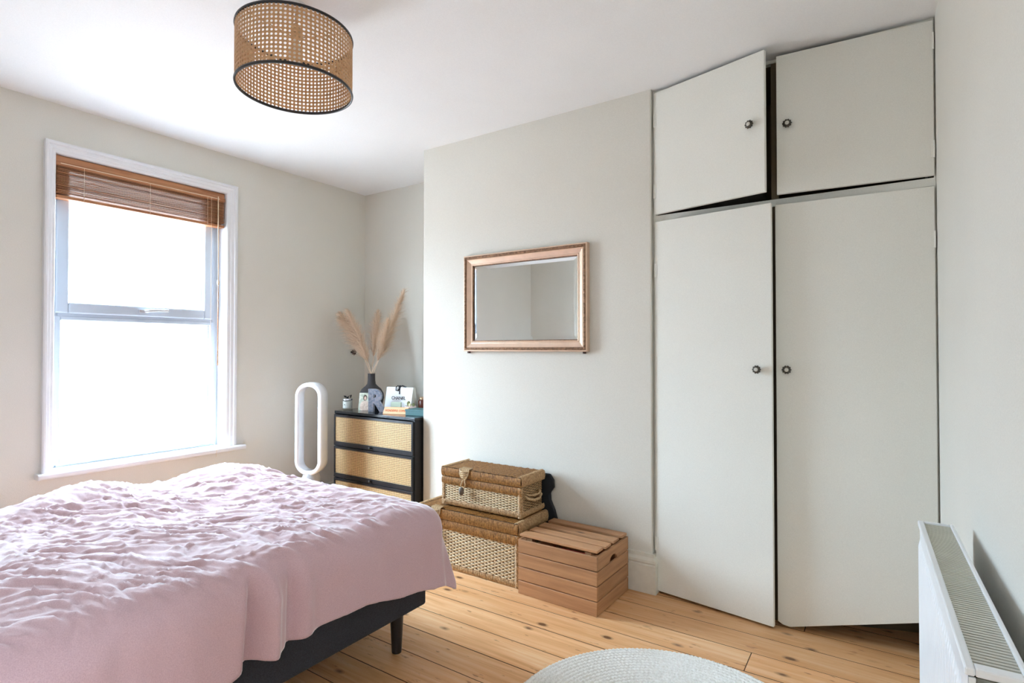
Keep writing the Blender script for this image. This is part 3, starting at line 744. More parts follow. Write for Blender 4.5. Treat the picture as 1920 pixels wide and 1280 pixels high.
B(-a + 0.022, a - 0.022, -0.0128, -0.009, -b + 0.022, b - 0.022).build('mirror_glass', 'mirror', mir)
B(-MW + 0.004, MW - 0.004, -0.008, -0.001, -MHh + 0.004, MHh - 0.004).build('backing', 'brown', mir)
for sx in (-1, 1): B(sx * (MW - 0.028) - 0.006, sx * (MW - 0.028) + 0.006, -0.022, 0, -MHh - 0.012, -MHh).build('mirror_clip', 'brown', mir, bevel=0.002)

# ------------------------------------------------------------------ pendant lamp
LX, LY, LZ0, LZ1, LR = -1.95, 1.35, 2.325, 2.545, 0.221
lamp = thing('pendant_lamp', 'round woven cane pendant lampshade with black rims hanging from the ceiling', 'lamp', (LX, LY, H))
nu, nv = 86, 14; pu = 2 * PI / nu; hh = LZ1 - LZ0; pv = hh / nv
sh = perforated(nu, nv, pu * LR, pv, 0.0052, 0.0022, lambda u, v, w: ((LR - w) * math.cos(u / LR), (LR - w) * math.sin(u / LR), LZ0 - H + v))
sh = sh.build('lamp_shade', 'shade', lamp, fix=False); sh['kind'] = 'stuff'
for z in (LZ0, LZ1):
    MB().lathe([(LR + 0.002, z - H - 0.005), (LR + 0.0035, z - H), (LR + 0.002, z - H + 0.005), (LR - 0.004, z - H + 0.005), (LR - 0.005, z - H), (LR - 0.004, z - H - 0.005), (LR + 0.002, z - H - 0.005)], (0, 0, 0), 96).build('rim', 'black_metal', lamp, smooth=True)
MB().tube([(0, 0, 0), (0, 0, LZ1 - H + 0.04)], 0.0028, 8).build('flex', 'cord', lamp, smooth=True)
MB().lathe([(0.0005, 0), (0.045, 0), (0.045, -0.012), (0.03, -0.022), (0.006, -0.028), (0.0005, -0.028)], (0, 0, 0), 32).build('ceiling_rose', 'trim', lamp, smooth=False)
MB().lathe([(0.0005, 0), (0.012, 0), (0.019, -0.012), (0.019, -0.058), (0.015, -0.062), (0.0005, -0.062)], (0, 0, LZ1 - H + 0.045), 24).build('lamp_holder', 'rope', lamp)
MB().lathe([(0.013, 0), (0.014, -0.015), (0.024, -0.04), (0.030, -0.062), (0.027, -0.085), (0.014, -0.099), (0.0005, -0.102)], (0, 0, LZ1 - H - 0.015), 24).build('bulb', 'bulb', lamp, smooth=True)
for k in range(3):
    a = 0.5 + k * 2 * PI / 3
    MB().tube([(0.018 * math.cos(a), 0.018 * math.sin(a), LZ1 - H - 0.01), (0.1 * math.cos(a), 0.1 * math.sin(a), LZ1 - H - 0.008), ((LR - 0.003) * math.cos(a), (LR - 0.003) * math.sin(a), LZ1 - H - 0.002)], 0.0022, 6).build('shade_spoke', 'rope', lamp)

# ------------------------------------------------------------------ chest of drawers
CZT = 0.812
ch = thing('chest_of_drawers', 'black chest of drawers with woven cane drawer fronts in the alcove', 'chest of drawers', (-3.062, 2.97, 0))
cw, c0, c1 = 0.417, -0.20, 0.20
mb = MB(); mb.box(-cw, -cw + 0.018, c0, c1, 0.05, CZT - 0.020); mb.box(cw - 0.018, cw, c0, c1, 0.05, CZT - 0.020)
mb.box(-cw + 0.018, cw - 0.018, c1 - 0.008, c1, 0.05, CZT - 0.020); mb.box(-cw + 0.018, cw - 0.018, c0, c1 - 0.008, 0.05, 0.068)
mb.build('carcass', 'black_wood', ch, bevel=0.001)
B(-cw - 0.002, cw + 0.002, c0 - 0.004, c1, CZT - 0.020, CZT).build('top', 'black_gloss', ch, bevel=0.002)
for sx in (-cw + 0.03, cw - 0.03):
    for sy in (c0 + 0.03, c1 - 0.03): B(sx - 0.018, sx + 0.018, sy - 0.018, sy + 0.018, 0, 0.05).build('leg', 'black_wood', ch, bevel=0.002)
dh = (CZT - 0.024 - 0.070) / 3; cane_me = None
fwid = cw - 0.006
for k in range(3):
    z0 = 0.070 + k * dh + 0.003; z1 = z0 + dh - 0.005
    d = MB(); yb, yf = c0 - 0.016, c0 + 0.002
    sw_ = 0.014; bt = 0.032; tp = 0.018
    d.box(-fwid, -fwid + sw_, yb, yf, z0, z1); d.box(fwid - sw_, fwid, yb, yf, z0, z1)
    d.box(-fwid + sw_, fwid - sw_, yb, yf, z0, z0 + bt); d.box(-fwid + sw_, fwid - sw_, yb, yf, z1 - tp, z1)
    d.box(-fwid + sw_, fwid - sw_, yf - 0.005, yf, z0 + bt, z1 - tp)
    do = d.build('drawer', 'black_wood', ch, bevel=0.0012, seg=1)
    w2 = 2 * (fwid - sw_); h2 = (z1 - tp) - (z0 + bt); ncx, ncz = 62, 15
    if cane_me is None:
        cp = perforated(ncx, ncz, w2 / ncx, h2 / ncz, 0.0052, 0.0022, lambda u, v, w: (u - w2 / 2, w, v), seg=4)
        co = cp.build('cane_panel', 'cane', do, fix=False); cane_me = co.data
    else: co = link('cane_panel', cane_me, None, do)
    co.location = (0, yb + 0.006, z0 + bt); co['kind'] = 'stuff'
    MB().lathe([(0.004, 0), (0.004, 0.008), (0.010, 0.011), (0.011, 0.016), (0.007, 0.020), (0.0003, 0.021)], (0, yb, z0 + bt * 0.5), 20, 'y').build('knob', 'black_wood', do, smooth=True)

# ------------------------------------------------------------------ things on the chest
T = CZT + 0.0005
# vase
vz = thing('vase', 'dark stoneware vase with a narrow neck holding the pampas grass', 'vase', (-3.365, 3.03, T))
vp = [(0.0005, 0.0), (0.055, 0.0), (0.062, 0.004), (0.088, 0.04), (0.098, 0.085), (0.094, 0.120), (0.075, 0.155), (0.048, 0.178), (0.033, 0.195), (0.029, 0.225), (0.028, 0.270), (0.030, 0.276), (0.026, 0.277), (0.024, 0.270), (0.024, 0.2), (0.0005, 0.19)]
MB().lathe(vp, (0, 0, 0), 40).build('body', 'vase', vz, smooth=True)
# pampas
def pampas(tip, bend, w, seed, label, start=0.33):
    rs = np.random.RandomState(seed)
    base = Vector((-3.365 + rs.uniform(-.008, .008), 3.03 + rs.uniform(-.008, .008), T + 0.197))
    neck = Vector((base.x + (tip[0] - base.x) * 0.05, base.y + (tip[1] - base.y) * 0.05, T + 0.28))
    tipv = Vector(tip); mid = (neck + tipv) / 2 + Vector(bend)
    def P(t): return neck * (1 - t) ** 2 + mid * 2 * t * (1 - t) + tipv * t * t
    g = thing('pampas_stem', label, 'dried grass', tuple(base), 0, 'pampas grass stems in the vase')
    L = lambda p: tuple(Vector(p) - base)
    MB().tube([L(base)] + [L(P(t / 12)) for t in range(13)], [0.003] * 2 + [0.0028 - 0.0018 * t / 12 for t in range(12)], 6).build('stem', 'pampas', g)
    mb = MB(); n = 1900
    for i in range(n):
        t = start + (1 - start) * rs.rand() ** 0.9
        p = P(t); tan = (P(min(t + 0.02, 1.0)) - P(t - 0.02)).normalized()
        a = rs.rand() * 2 * PI
        s1 = tan.cross(Vector((0.3, 1, 0.1))).normalized(); s2 = tan.cross(s1)
        out = s1 * math.cos(a) + s2 * math.sin(a)
        q = (t - start) / (1 - start)
        wid = w * (math.sin(PI * min(1, q * 0.80 + 0.14)) ** 0.7) * rs.uniform(0.2, 1.45)
        ln = rs.uniform(0.06, 0.15) * (1 - 0.5 * q)
        pts = []
        for k in range(4):
            s_ = k / 3
            pts.append(p + tan * ln * s_ + out * wid * (s_ ** 0.8) + Vector((0, 0, -0.030 * s_ * s_)) + Vector(rs.normal(0, 0.0012, 3)))
        sd = tan.cross(out).normalized() * rs.uniform(0.0009, 0.0022)
        vs = []
        for k, c in enumerate(pts):
            e = sd * (1 - 0.75 * k / 3); vs += [L(c - e), L(c + e)]
        mb.add(vs, [(0, 1, 3, 2), (2, 3, 5, 4), (4, 5, 7, 6)])
    pl = mb.build('plume', 'pampas', g, fix=False); pl['kind'] = 'stuff'
pampas((-3.150, 3.16, 1.735), (0.02, 0, 0.0), 0.076, 1, 'tallest pampas grass plume leaning right towards the chimney breast', 0.22)
pampas((-3.185, 3.03, 1.50), (0.05, 0, -0.02), 0.074, 2, 'shorter pampas grass plume below the tallest one, drooping right', 0.25)
pampas((-3.735, 3.03, 1.575), (0.03, 0, 0.02), 0.074, 3, 'leftmost pampas grass plume in the dark vase', 0.2)
pampas((-3.575, 2.97, 1.585), (0.02, 0, 0.04), 0.066, 4, 'pampas grass plume second from the left in the dark vase', 0.15)
pampas((-3.44, 3.16, 1.58), (0, 0, 0.02), 0.062, 5, 'middle pampas grass plume half hidden behind the others', 0.25)
# candle jar with a ribbon bow
cd = thing('candle_jar', 'small white candle in a glass jar with a black ribbon bow', 'candle', (-3.452, 2.865, T))
MB().lathe([(0.0005, 0), (0.036, 0), (0.038, 0.003), (0.038, 0.074), (0.036, 0.074), (0.0355, 0.014), (0.0005, 0.012)], (0, 0, 0), 32).build('glass', 'glass', cd, smooth=True)
MB().lathe([(0.0005, 0.014), (0.0345, 0.014), (0.0345, 0.066), (0.0005, 0.066)], (0, 0, 0), 32).build('wax', 'wax', cd)
MB().lathe([(0.0005, 0.0745), (0.039, 0.0745), (0.039, 0.084), (0.036, 0.087), (0.0005, 0.088)], (0, 0, 0), 32).build('lid', 'silver', cd)
mb = MB()
for s_ in (-1, 1):
    pts = [(0, 0, 0.092), (s_ * 0.018, -0.004, 0.104), (s_ * 0.042, 0.002, 0.106 + 0.010 * (s_ > 0)), (s_ * 0.030, 0.004, 0.094), (0, 0, 0.091)]
    for a, b in zip(pts[:-1], pts[1:]):
        a, b = Vector(a), Vector(b); w_ = Vector((0, 0.006, 0)); mb.add([a - w_, b - w_, b + w_, a + w_], [(0, 1, 2, 3)])
mb.box(-0.006, 0.006, -0.006, 0.006, 0.087, 0.097)
mb.build('ribbon_bow', 'black_cloth', cd, fix=False)
mb = MB(); mb.lathe([(0.004, 0), (0.0002, 0.0004)], (0.012, -0.0385, 0.042), 10, 'y'); mb.build('label_mark', 'black_ink', cd)
# photo card leaning against the vase
ph = MB().box(-0.049, 0.049, -0.001, 0.001, 0, 0.135)
tag(ph.build('photo_card', 'photo', None, loc=(-3.292, 2.893, T), rot=(-0.17, 0, 0.42)), 'small printed photo card leaning against the dark vase', 'photo')
# letter R
me = text_mesh('R', 0.225, 0.014, 0.011)
zs_ = [v.co.y for v in me.vertices]; xs_ = [v.co.x for v in me.vertices]
h_ = max(zs_) - min(zs_); w_ = max(xs_) - min(xs_)
for v in me.vertices:
    v.co = ((v.co.x - (max(xs_) + min(xs_)) / 2) / w_ * 0.138, -v.co.z, (v.co.y - min(zs_)) / h_ * 0.172)
o = link('letter_ornament', me, 'letter', None, loc=(-3.136, 2.885, T), rot=(0, 0, 0.42), bevel=0.0012)
tag(o, 'mottled blue-grey standing letter R on the black chest', 'ornament')
# gift bag
gb = thing('gift_bag', 'white paper gift bag printed CHANEL and tied with black ribbon', 'bag', (-3.060, 3.050, T), 0.14)
bw, bd, bh = 0.122, 0.048, 0.178
vs = [(-bw, -bd, 0), (bw, -bd, 0), (bw, bd, 0), (-bw, bd, 0), (-bw - .002, -0.012, bh), (bw + .002, -0.012, bh), (bw + .002, 0.016, bh), (-bw - .002, 0.016, bh), (bw * 0.9, 0.002, bh * 0.55), (-bw * 0.9, 0.002, bh * 0.55), (bw * 0.93, 0.002, bh), (-bw * 0.93, 0.002, bh)]
MB().add(vs, [(0, 1, 5, 4), (0, 3, 2, 1)]).build('bag_front', 'white_card', gb)
MB().add(vs, [(2, 3, 7, 6)]).build('bag_back', 'white_card', gb)
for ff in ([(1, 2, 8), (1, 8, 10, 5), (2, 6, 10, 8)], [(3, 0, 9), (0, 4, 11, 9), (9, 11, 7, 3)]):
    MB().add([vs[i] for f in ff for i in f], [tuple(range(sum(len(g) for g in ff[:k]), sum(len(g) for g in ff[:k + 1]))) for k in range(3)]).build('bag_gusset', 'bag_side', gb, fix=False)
tm = text_mesh('CHANEL', 0.034, 0.0004, 0.0006)
tilt = math.atan2(bd - 0.012, bh)
link('lettering', tm, 'black_ink', gb, loc=(0.0, -bd + (bd - 0.012) * 0.54 - 0.0012, bh * 0.54), rot=(PI / 2 - tilt, 0, 0))
mb = MB()
def strip(pts, w_, wd=(1, 0, 0)):
    wd = Vector(wd) * w_
    for a, b in zip(pts[:-1], pts[1:]): a, b = Vector(a), Vector(b); mb.add([a - wd, b - wd, b + wd, a + wd], [(0, 1, 2, 3)])
strip([(0.0, -0.014, bh - 0.004), (0.004, -0.022, bh - 0.035), (0.006, -0.027, bh - 0.052)], 0.0055)
mb.tube([(0, -0.013, bh - 0.002), (-0.012, -0.020, bh + 0.014), (-0.026, -0.024, bh + 0.002), (-0.026, -0.026, bh - 0.024), (-0.010, -0.022, bh - 0.026), (0, -0.016, bh - 0.006)], 0.0042, 6)
mb.tube([(0, -0.010, bh + 0.004), (0.018, -0.006, bh + 0.012), (0.05, 0.0, bh + 0.003)], 0.005, 6)
mb.tube([(0, -0.014, bh - 0.006), (0, -0.008, bh + 0.014)], 0.008, 8)
mb.build('ribbon', 'black_cloth', gb, fix=False)
# peach sign block, lettered
sg = thing('sign_block', 'peach wooden block with orange lettering WONDERFUL COFFEE on the chest', 'sign', (-2.93, 2.875, T), 0.30)
MB().prism([(-0.024, 0), (0.024, 0), (0.024, 0.046), (0.004, 0.046)], -0.098, 0.098, 'yz').build('block', 'orange', sg, bevel=0.001)
tm = text_mesh('WONDERFUL COFFEE', 0.0235, 0.0003, 0.0004)
for v in tm.vertices: v.co.x *= 0.74
sl = math.atan2(0.028, 0.046)
link('lettering', tm, 'orange_ink', sg, loc=(0, -0.0102 - 0.0006, 0.0228), rot=(PI / 2 - sl, 0, 0))
tag(B(-0.042, 0.042, -0.012, 0.012, 0, 0.058).build('small_box', 'mint', None, loc=(-3.012, 2.955, T + 0.0), rot=(0, 0, 0.36), bevel=0.0015), 'small pale mint box in front of the white gift bag', 'box')
bpy.data.objects['small_box'].scale = (0.95, 0.8, 1.28)
ds = thing('succulent_dish', 'tiny pale pink dish with small green succulents beside the mint box', 'plant', (-2.875, 2.965, T))
MB().lathe([(0.0005, 0), (0.028, 0), (0.040, 0.034), (0.041, 0.052), (0.038, 0.052), (0.036, 0.044), (0.0005, 0.043)], (0, 0, 0), 28).build('dish', 'pink', ds, smooth=True)
for k, (x, y, r, m_n) in enumerate(((-0.024, 0.004, 0.014, 'olive'), (0.004, -0.012, 0.011, 'cream'), (0.024, 0.004, 0.012, 'olive'))):
    mb = MB()
    for q in range(9):
        a = q * 2.4; rr = r * (0.4 + 0.6 * q / 9); tip = (x + rr * math.cos(a), y + rr * math.sin(a), 0.076 - 0.014 * q / 9 + (0.012 if k == 0 else 0))
        mb.tube([(x, y, 0.043), ((x + tip[0]) / 2, (y + tip[1]) / 2, 0.060), tip], [0.004, 0.006, 0.0015], 6)
    mb.build('succulent', m_n, ds, fix=False)
tb = thing('teal_box', 'flat dark teal box at the right end of the chest', 'box', (-2.735, 2.905, T), 0.12)
B(-0.082, 0.082, -0.05, 0.075, 0, 0.030).build('box_base', 'teal', tb, bevel=0.002)
B(-0.084, 0.084, -0.052, 0.077, 0.030, 0.043).build('box_lid', 'teal', tb, bevel=0.002)
jr = thing('amber_jar', 'brown glass jar with a metal lid behind the teal box', 'jar', (-2.885, 3.115, T))
MB().lathe([(0.0005, 0), (0.038, 0), (0.041, 0.004), (0.041, 0.078), (0.034, 0.088), (0.0005, 0.089)], (0, 0, 0), 32).build('glass', 'amber', jr, smooth=True)
MB().lathe([(0.0005, 0.089), (0.032, 0.089), (0.033, 0.092), (0.033, 0.104), (0.030, 0.107), (0.0005, 0.107)], (0, 0, 0), 32).build('lid', 'brass', jr)
# wall hook behind the pampas
hk = thing('wall_hook', 'small dark brown rosette hook on the window wall near the corner', 'hook', (XL, 3.235, 1.257))
MB().lathe([(0.0005, 0), (0.008, 0), (0.008, 0.03), (0.012, 0.034), (0.0005, 0.036)], (0, 0, 0), 12, 'x').build('shank', 'brown', hk)
mb = MB()
for k in range(8):
    a = k * PI / 4; mb.tube([(0.034, 0, 0), (0.040, 0.014 * math.cos(a), 0.014 * math.sin(a)), (0.034, 0.028 * math.cos(a), 0.028 * math.sin(a))], [0.004, 0.008, 0.003], 6)
mb.build('rosette', 'brown', hk)

# ------------------------------------------------------------------ bladeless fan
fan = thing('tower_fan', 'white bladeless tower fan with a tall oval loop beside the chest', 'fan', (-3.40, 2.50, 0), math.radians(28))
def stadium(w, h, n=40):
    pts = []; r = w
    for k in range(n):
        a = PI * k / (n - 1); pts.append((r * math.cos(a), h - r + r * math.sin(a)))
    for k in range(n):
        a = PI + PI * k / (n - 1); pts.append((r * math.cos(a), r + r * math.sin(a)))
    return pts
zb, zt = 0.385, 1.045
secs = [(0.095, -0.050, 0.006), (0.100, -0.046, 0.001), (0.101, 0.0, 0.0), (0.0985, 0.050, 0.0025), (0.0945, 0.056, 0.0065), (0.082, 0.054, 0.019), (0.077, 0.044, 0.024), (0.074, 0.0, 0.027), (0.070, -0.042, 0.031), (0.072, -0.052, 0.029)]
rings = []
for r, d, ins in secs:
    st = stadium(r, (zt - zb) - 2 * ins)
    rings.append([(x, d, zb + ins + z) for x, z in st])
mb = MB(); n = len(rings[0]); m = len(rings)
mb.add([p for r in rings for p in r], [(i * n + k, i * n + (k + 1) % n, (i + 1) % m * n + (k + 1) % n, (i + 1) % m * n + k) for i in range(m) for k in range(n)])
mb.build('loop', 'fan', fan, smooth=True)
r2 = [[(x, 0.061, zb + 0.004 + z) for x, z in stadium(r, zt - zb - 2 * (0.004 + 0.103 - r) - 0.002)] for r in (0.103, 0.098)]
MB().lathe([(0.0005, 0.0), (0.115, 0.0), (0.115, 0.018), (0.080, 0.030), (0.068, 0.05), (0.064, 0.36), (0.050, 0.400), (0.0005, 0.400)], (0, 0, 0), 40).build('base', 'fan_grey', fan, smooth=False, bevel=0.002)

# ------------------------------------------------------------------ wicker baskets
def weave_panel(w, h, cols, rows, fn):
    """bumps of strand passing over every other stake. fn(a, b, c): a across, b up, c outwards"""
    mb = MB(); pw = w / cols; phh = h / rows
    for r in range(rows):
        for c in range(-1, cols + 1):
            if (r + c) % 2: continue
            a0 = max(c * pw - pw * 0.42, 0); a1 = min((c + 1) * pw + pw * 0.42, w)
            if a1 - a0 < pw * 0.4: continue
            vs = []; L = 5; K = 4
            for i in range(L):
                t = i / (L - 1); out = math.sin(PI * t) ** 0.7 * 0.0060
                for k in range(K):
                    b = (k / (K - 1) - 0.5); vs.append(fn(a0 + (a1 - a0) * t, (r + 0.5) * phh + b * phh * 0.80, out + 0.0045 * math.cos(b * PI * 0.95)))
            mb.add(vs, [(i * K + k, (i + 1) * K + k, (i + 1) * K + k + 1, i * K + k + 1) for i in range(L - 1) for k in range(K - 1)])
    return mb
def wrapped(mb, p0, p1, nrm, up_, hgt, pitch, bulge=0.004):
    """band of cane wrapped round a rail: ribs across a strip from p0 to p1"""
    p0, p1, nrm, up_ = Vector(p0), Vector(p1), Vector(nrm), Vector(up_); L = (p1 - p0).length; n = max(3, int(L / pitch)); d = (p1 - p0) / n
    for i in range(n):
        j = random.uniform(-0.0008, 0.0008)
        vs = []
        for a in (0.0, 0.25, 0.5, 0.75, 1.0):
            base = p0 + d * (i + a); rib = 0.0028 * math.sin(PI * a) + j
            for b in (0, 0.2, 0.5, 0.8, 1.0):
                vs.append(base + up_ * hgt * b + nrm * (rib + bulge * math.sin(PI * (0.08 + 0.84 * b)) * 2.0))
        mb.add(vs, [(i_ * 5 + k, (i_ + 1) * 5 + k, (i_ + 1) * 5 + k + 1, i_ * 5 + k + 1) for i_ in range(4) for k in range(4)])
def basket(name, label, loc, w, dpt, h, lid_h, cols, rows, clasp_x):
    t_ = thing(name, label, 'basket', loc); hw_, hd = w / 2, dpt / 2
    body_h = h - lid_h - 0.004; band = lid_h * 0.85; foot = 0.032
    B(-hw_ + 0.012, hw_ - 0.012, -hd + 0.012, hd - 0.012, 0.004, body_h - 0.002).build('core', 'wick_dark', t_)
    pan_h = body_h - band - foot
    o = weave_panel(w - 0.04, pan_h, cols, rows, lambda a, b, c: (-hw_ + 0.02 + a, -hd + 0.0125 - c, foot + b)).build('woven_front', 'wick', t_, smooth=True, fix=False); o['kind'] = 'stuff'
    sc = max(6, int(cols * dpt / w))
    o = weave_panel(dpt - 0.04, body_h - foot, sc, int(rows * (body_h - foot) / pan_h), lambda a, b, c: (hw_ - 0.0125 + c, -hd + 0.02 + a, foot + b)).build('woven_side', 'wick_mid', t_, smooth=True, fix=False); o['kind'] = 'stuff'
    o = weave_panel(dpt - 0.04, body_h - foot, sc, int(rows * (body_h - foot) / pan_h), lambda a, b, c: (-hw_ + 0.0125 - c, hd - 0.02 - a, foot + b)).build('woven_side', 'wick_mid', t_, smooth=True, fix=False); o['kind'] = 'stuff'
    mb = MB(); wrapped(mb, (-hw_, -hd + 0.006, body_h - band), (hw_, -hd + 0.006, body_h - band), (0, -1, 0), (0, 0, 1), band, 0.0095)
    o = mb.build('wrapped_band', 'wick_lid', t_, smooth=True, fix=False); o['kind'] = 'stuff'
    mb = MB(); wrapped(mb, (-hw_, -hd + 0.008, 0.002), (hw_, -hd + 0.008, 0.002), (0, -1, 0), (0, 0, 1), foot, 0.008)
    wrapped(mb, (hw_ - 0.006, -hd, 0.002), (hw_ - 0.006, hd, 0.002), (1, 0, 0), (0, 0, 1), foot, 0.008)
    o = mb.build('wrapped_foot', 'wick_mid', t_, smooth=True, fix=False); o['kind'] = 'stuff'
    for sx in (-1, 1):
        mb = MB(); wrapped(mb, (sx * (hw_ - 0.012) - 0.011, -hd + 0.006, 0.0), (sx * (hw_ - 0.012) - 0.011, -hd + 0.006, body_h), (0, -1, 0), (1, 0, 0), 0.022, 0.0075, 0.003)
        wrapped(mb, (sx * (hw_ - 0.006), -hd, 0.0), (sx * (hw_ - 0.006), -hd, body_h), (sx, 0, 0), (0, 1, 0), 0.022, 0.0075, 0.003)
        o = mb.build('corner_post', 'wick_mid', t_, smooth=True, fix=False); o['kind'] = 'stuff'
    # lid: core, ribbed top and wrapped rims
    z0 = h - lid_h
    lid = B(-hw_ + 0.004, hw_ - 0.004, -hd + 0.004, hd, z0, h - 0.007).build('lid', 'wick_dark', t_)
    mb = MB(); n = int(w / 0.0115); rp = (w - 0.05) / n
    for i in range(n):
        x0 = -hw_ + 0.025 + i * rp; vs = []; K = 4; ny_ = 9; j0 = random.uniform(-0.0015, 0.0015)
        for q in range(ny_):
            y = -hd + 0.012 + (dpt - 0.014) * q / (ny_ - 1)
            for k in range(K):
                a = k / (K - 1); vs.append((x0 + rp * (0.02 + 0.96 * a) + 0.0015 * math.sin(q * 1.7 + i), y, h - 0.008 + j0 + 0.0055 * math.sin(PI * (0.1 + 0.8 * a)) + 0.001 * math.sin(q * 2.3 + i * 1.3)))
        mb.add(vs, [(q * K + k, (q + 1) * K + k, (q + 1) * K + k + 1, q * K + k + 1) for q in range(ny_ - 1) for k in range(K - 1)])
    o = mb.build('lid_ribs', 'wick_lid', lid, smooth=True, fix=False); o['kind'] = 'stuff'
    mb = MB(); wrapped(mb, (-hw_, -hd + 0.003, z0), (hw_, -hd + 0.003, z0), (0, -1, 0), (0, 0, 1), lid_h - 0.004, 0.0095)
    o = mb.build('lid_front_rim', 'wick_lid', lid, smooth=True, fix=False); o['kind'] = 'stuff'
    for sx in (-1, 1):
        mb = MB(); wrapped(mb, (sx * (hw_ - 0.003), -hd, z0), (sx * (hw_ - 0.003), hd, z0), (sx, 0, 0), (0, 0, 1), lid_h, 0.008)
        wrapped(mb, (sx * (hw_ - 0.013) - 0.013, -hd, h - 0.006), (sx * (hw_ - 0.013) - 0.013, hd, h - 0.006), (0, 0, 1), (1, 0, 0), 0.026, 0.008)
        o = mb.build('lid_end_rim', 'wick_mid', lid, smooth=True, fix=False); o['kind'] = 'stuff'
    # clasp: braided fan, cord and toggle
    cx = clasp_x; yf = -hd - 0.010
    mb = MB()
    for k in range(8):
        f = (k / 7 - 0.5); mb.tube([(cx + f * 0.062, -hd + 0.03, h + 0.004), (cx + f * 0.066, yf + 0.004, h + 0.0015), (cx + f * 0.062, yf - 0.002, h - lid_h * 0.5), (cx + f * 0.022, yf - 0.005, z0 - 0.006)], 0.0042, 6)
    for q in range(4): mb.tube([(cx - 0.030 + q * 0.004, yf - 0.005, h - 0.010 - q * 0.011), (cx, yf - 0.008, h - 0.013 - q * 0.011), (cx + 0.030 - q * 0.004, yf - 0.005, h - 0.010 - q * 0.011)], 0.003, 5)
    cl = mb.build('clasp', 'rope', t_, smooth=True)
    mb = MB(); zt_ = z0 - band * 0.9 - 0.014
    for f in (-1, 1): mb.tube([(cx + f * 0.006, yf - 0.005, z0 - 0.002), (cx + f * 0.015, yf - 0.007, z0 - 0.03), (cx + f * 0.012 - 0.004, yf - 0.010, zt_ + 0.008), (cx - 0.004, yf - 0.016, zt_)], 0.0035, 6)
    mb.build('clasp_cord', 'rope', cl, smooth=True)
    MB().lathe([(0.0005, -0.026), (0.010, -0.022), (0.0155, -0.006), (0.015, 0.008), (0.009, 0.02), (0.0005, 0.024)], (cx - 0.006, yf - 0.018, zt_ - 0.012), 16).build('toggle', 'toggle', cl, smooth=True)
    return t_
bk1 = basket('wicker_basket', 'larger lower wicker basket trunk standing on the floorboards', (-1.982, 2.64, 0.0), 0.732, 0.315, 0.345, 0.062, 30, 21, -0.21)
bk2 = basket('wicker_basket', 'smaller wicker basket trunk stacked on top of the larger one', (-1.926, 2.675, 0.3495), 0.572, 0.252, 0.226, 0.054, 24, 13, -0.105)
bk2['group'] = bk1['group'] = 'wicker baskets by the chimney breast'
# rope handle on the small basket's end
MB().tube([(0.276, -0.075, 0.115), (0.300, -0.070, 0.100), (0.312, -0.03, 0.088), (0.314, 0.02, 0.088), (0.304, 0.06, 0.102), (0.276, 0.068, 0.118)], 0.0075, 8).build('rope_handle', 'rope', bk2, smooth=True)
MB().tube([(0.276, -0.070, 0.128), (0.296, -0.060, 0.118), (0.306, -0.02, 0.112), (0.306, 0.03, 0.112), (0.296, 0.055, 0.12), (0.276, 0.062, 0.13)], 0.0055, 8).build('rope_handle', 'rope', bk2, smooth=True)
# black bag squeezed behind the baskets
mb = MB(); vs = []; fs = []; K = 14
out = [(-1.70, 0.0), (-1.56, 0.02), (-1.565, 0.30), (-1.580, 0.345), (-1.606, 0.40), (-1.61, 0.44), (-1.585, 0.475), (-1.588, 0.52), (-1.612, 0.552), (-1.70, 0.55)]
tag(MB().prism([(x, z) for x, z in out], 2.806, 2.833, 'xz').build('black_bag', 'black_cloth', None, bevel=0.008, seg=3), 'black fabric bag squeezed between the stacked baskets and the wall', 'bag')

# ------------------------------------------------------------------ crate
cr = thing('wooden_crate', 'brown slatted wooden crate with a slatted lid beside the baskets', 'crate', (-1.357, 2.622, 0), math.radians(-1.5))
hw_, hd, bz = 0.229, 0.185, 0.2865
rowh = bz / 4
front_me = None
for k in range(4):
    z0 = k * rowh
    for sy in (-1, 1):
        if front_me is None:
            o = B(-hw_, hw_, -0.006, 0.006, 0.0, rowh - 0.0045).build('board', 'crate', cr, bevel=0.0015, seg=1); front_me = o.data
        else:
            o = link('board', front_me, None, cr, bevel=0.0015, seg=1)
        o.location = (0, sy * (hd - 0.006), z0 + 0.001); o.rotation_euler = (0, random.uniform(-0.004, 0.004), 0)
    for sx in (-1, 1):
        if k == 3:   # hand hole along the lower edge of the top board
            pts = [(-hd + 0.0125, z0 + 0.001)]
            for q in range(11):
                a = PI - PI * q / 10; pts.append((0.045 * math.cos(a) + 0.0, z0 + 0.001 + 0.030 * math.sin(a)))
            pts += [(hd - 0.0125, z0 + 0.001), (hd - 0.0125, z0 + rowh - 0.0035), (-hd + 0.0125, z0 + rowh - 0.0035)]
            o = MB().prism(pts, -0.006, 0.006, 'yz').build('board', 'crate_y', cr)
        else: o = B(-0.006, 0.006, -hd + 0.0125, hd - 0.0125, z0 + 0.001, z0 + rowh - 0.0035).build('board', 'crate_y', cr, bevel=0.0015, seg=1)
        o.location = (sx * (hw_ - 0.006), 0, 0)
for sx in (-1, 1):
    for sy in (-1, 1):
        B(sx * (hw_ - 0.026) - 0.013, sx * (hw_ - 0.026) + 0.013, sy * (hd - 0.026) - 0.013, sy * (hd - 0.026) + 0.013, 0.002, bz - 0.005).build('corner_post', 'crate', cr)
B(-hw_ + 0.013, hw_ - 0.013, -hd + 0.013, hd - 0.013, 0.002, 0.012).build('bottom', 'crate', cr)
lidz = bz + 0.010
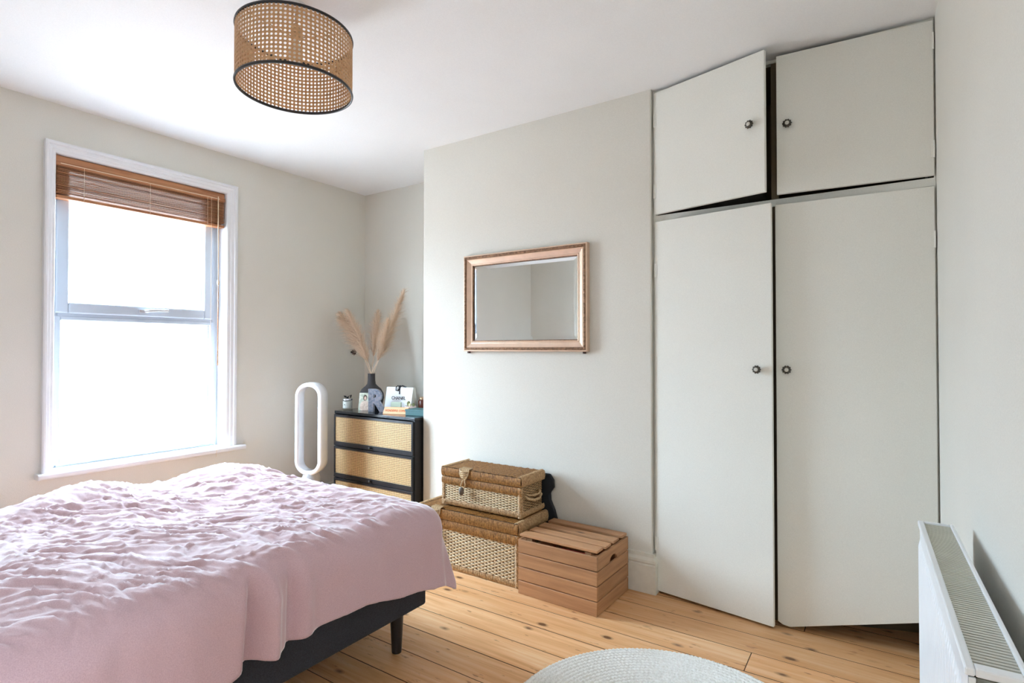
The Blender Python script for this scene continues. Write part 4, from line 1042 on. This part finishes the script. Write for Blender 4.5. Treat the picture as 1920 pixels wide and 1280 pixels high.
for k, yc in enumerate((-0.143, -0.050, 0.045, 0.143)):
    o = B(-hw_ + 0.004, hw_ - 0.004, -0.032, 0.032, 0, 0.013).build('lid_slat', 'crate', cr, bevel=0.0015, seg=1)
    o.location = (0, yc, lidz - 0.004 + (0.005 if k == 0 else 0)); o.rotation_euler = (random.uniform(-.02, .02), random.uniform(-.004, .004), random.uniform(-.008, .008))
for sx in (-1, 1): B(sx * (hw_ - 0.058) - 0.016, sx * (hw_ - 0.058) + 0.016, -hd + 0.02, hd - 0.02, lidz - 0.018, lidz - 0.0055).build('lid_batten', 'crate_y', cr)
mb = B(-0.06, 0.10, -0.166, -0.02, 0.0, 0.215)
tag(mb.build('packet', 'red_thing', None, bevel=0.01, loc=(-1.36, 2.62, 0.0125)), 'red packet glimpsed through the gaps of the wooden crate', 'packet')

# ------------------------------------------------------------------ rug
def rug():
    cx, cy, R, pitch_ = -0.585, 1.785, 0.556, 0.0185
    mb = MB(); nr = int(R / pitch_)
    for i in range(nr):
        r = R - pitch_ * (i + 0.5); n = max(12, int(2 * PI * r / 0.0085)); n -= n % 2
        K = 5; vs = []
        for k in range(n):
            a = 2 * PI * k / n
            for j in range(K):
                b = j / (K - 1) - 0.5
                lobe = math.cos((k + (1 if b > 0 else 0)) * PI) * 0.0022 * math.cos(b * PI * 0.6)
                rr = r + b * pitch_ * 1.02 + 0.0012 * math.sin(k * 2.1 + i)
                aa = a + abs(b) * 0.010 / max(r, 0.05)
                vs.append((rr * math.cos(aa), rr * math.sin(aa), 0.004 + 0.0075 * math.cos(b * PI * 0.92) + lobe))
        mb.add(vs, [(k * K + j, (k + 1) % n * K + j, (k + 1) % n * K + j + 1, k * K + j + 1) for k in range(n) for j in range(K - 1)])
    mb.lathe([(0.0005, 0.0008), (R - 0.004, 0.0008), (R, 0.003), (R - 0.003, 0.0065)], (0, 0, 0), 96)
    o = mb.build('rug', 'rug', None, smooth=True, loc=(cx, cy, 0.0006), fix=False)
    tag(o, 'round cream braided rug on the floorboards', 'rug')
rug()
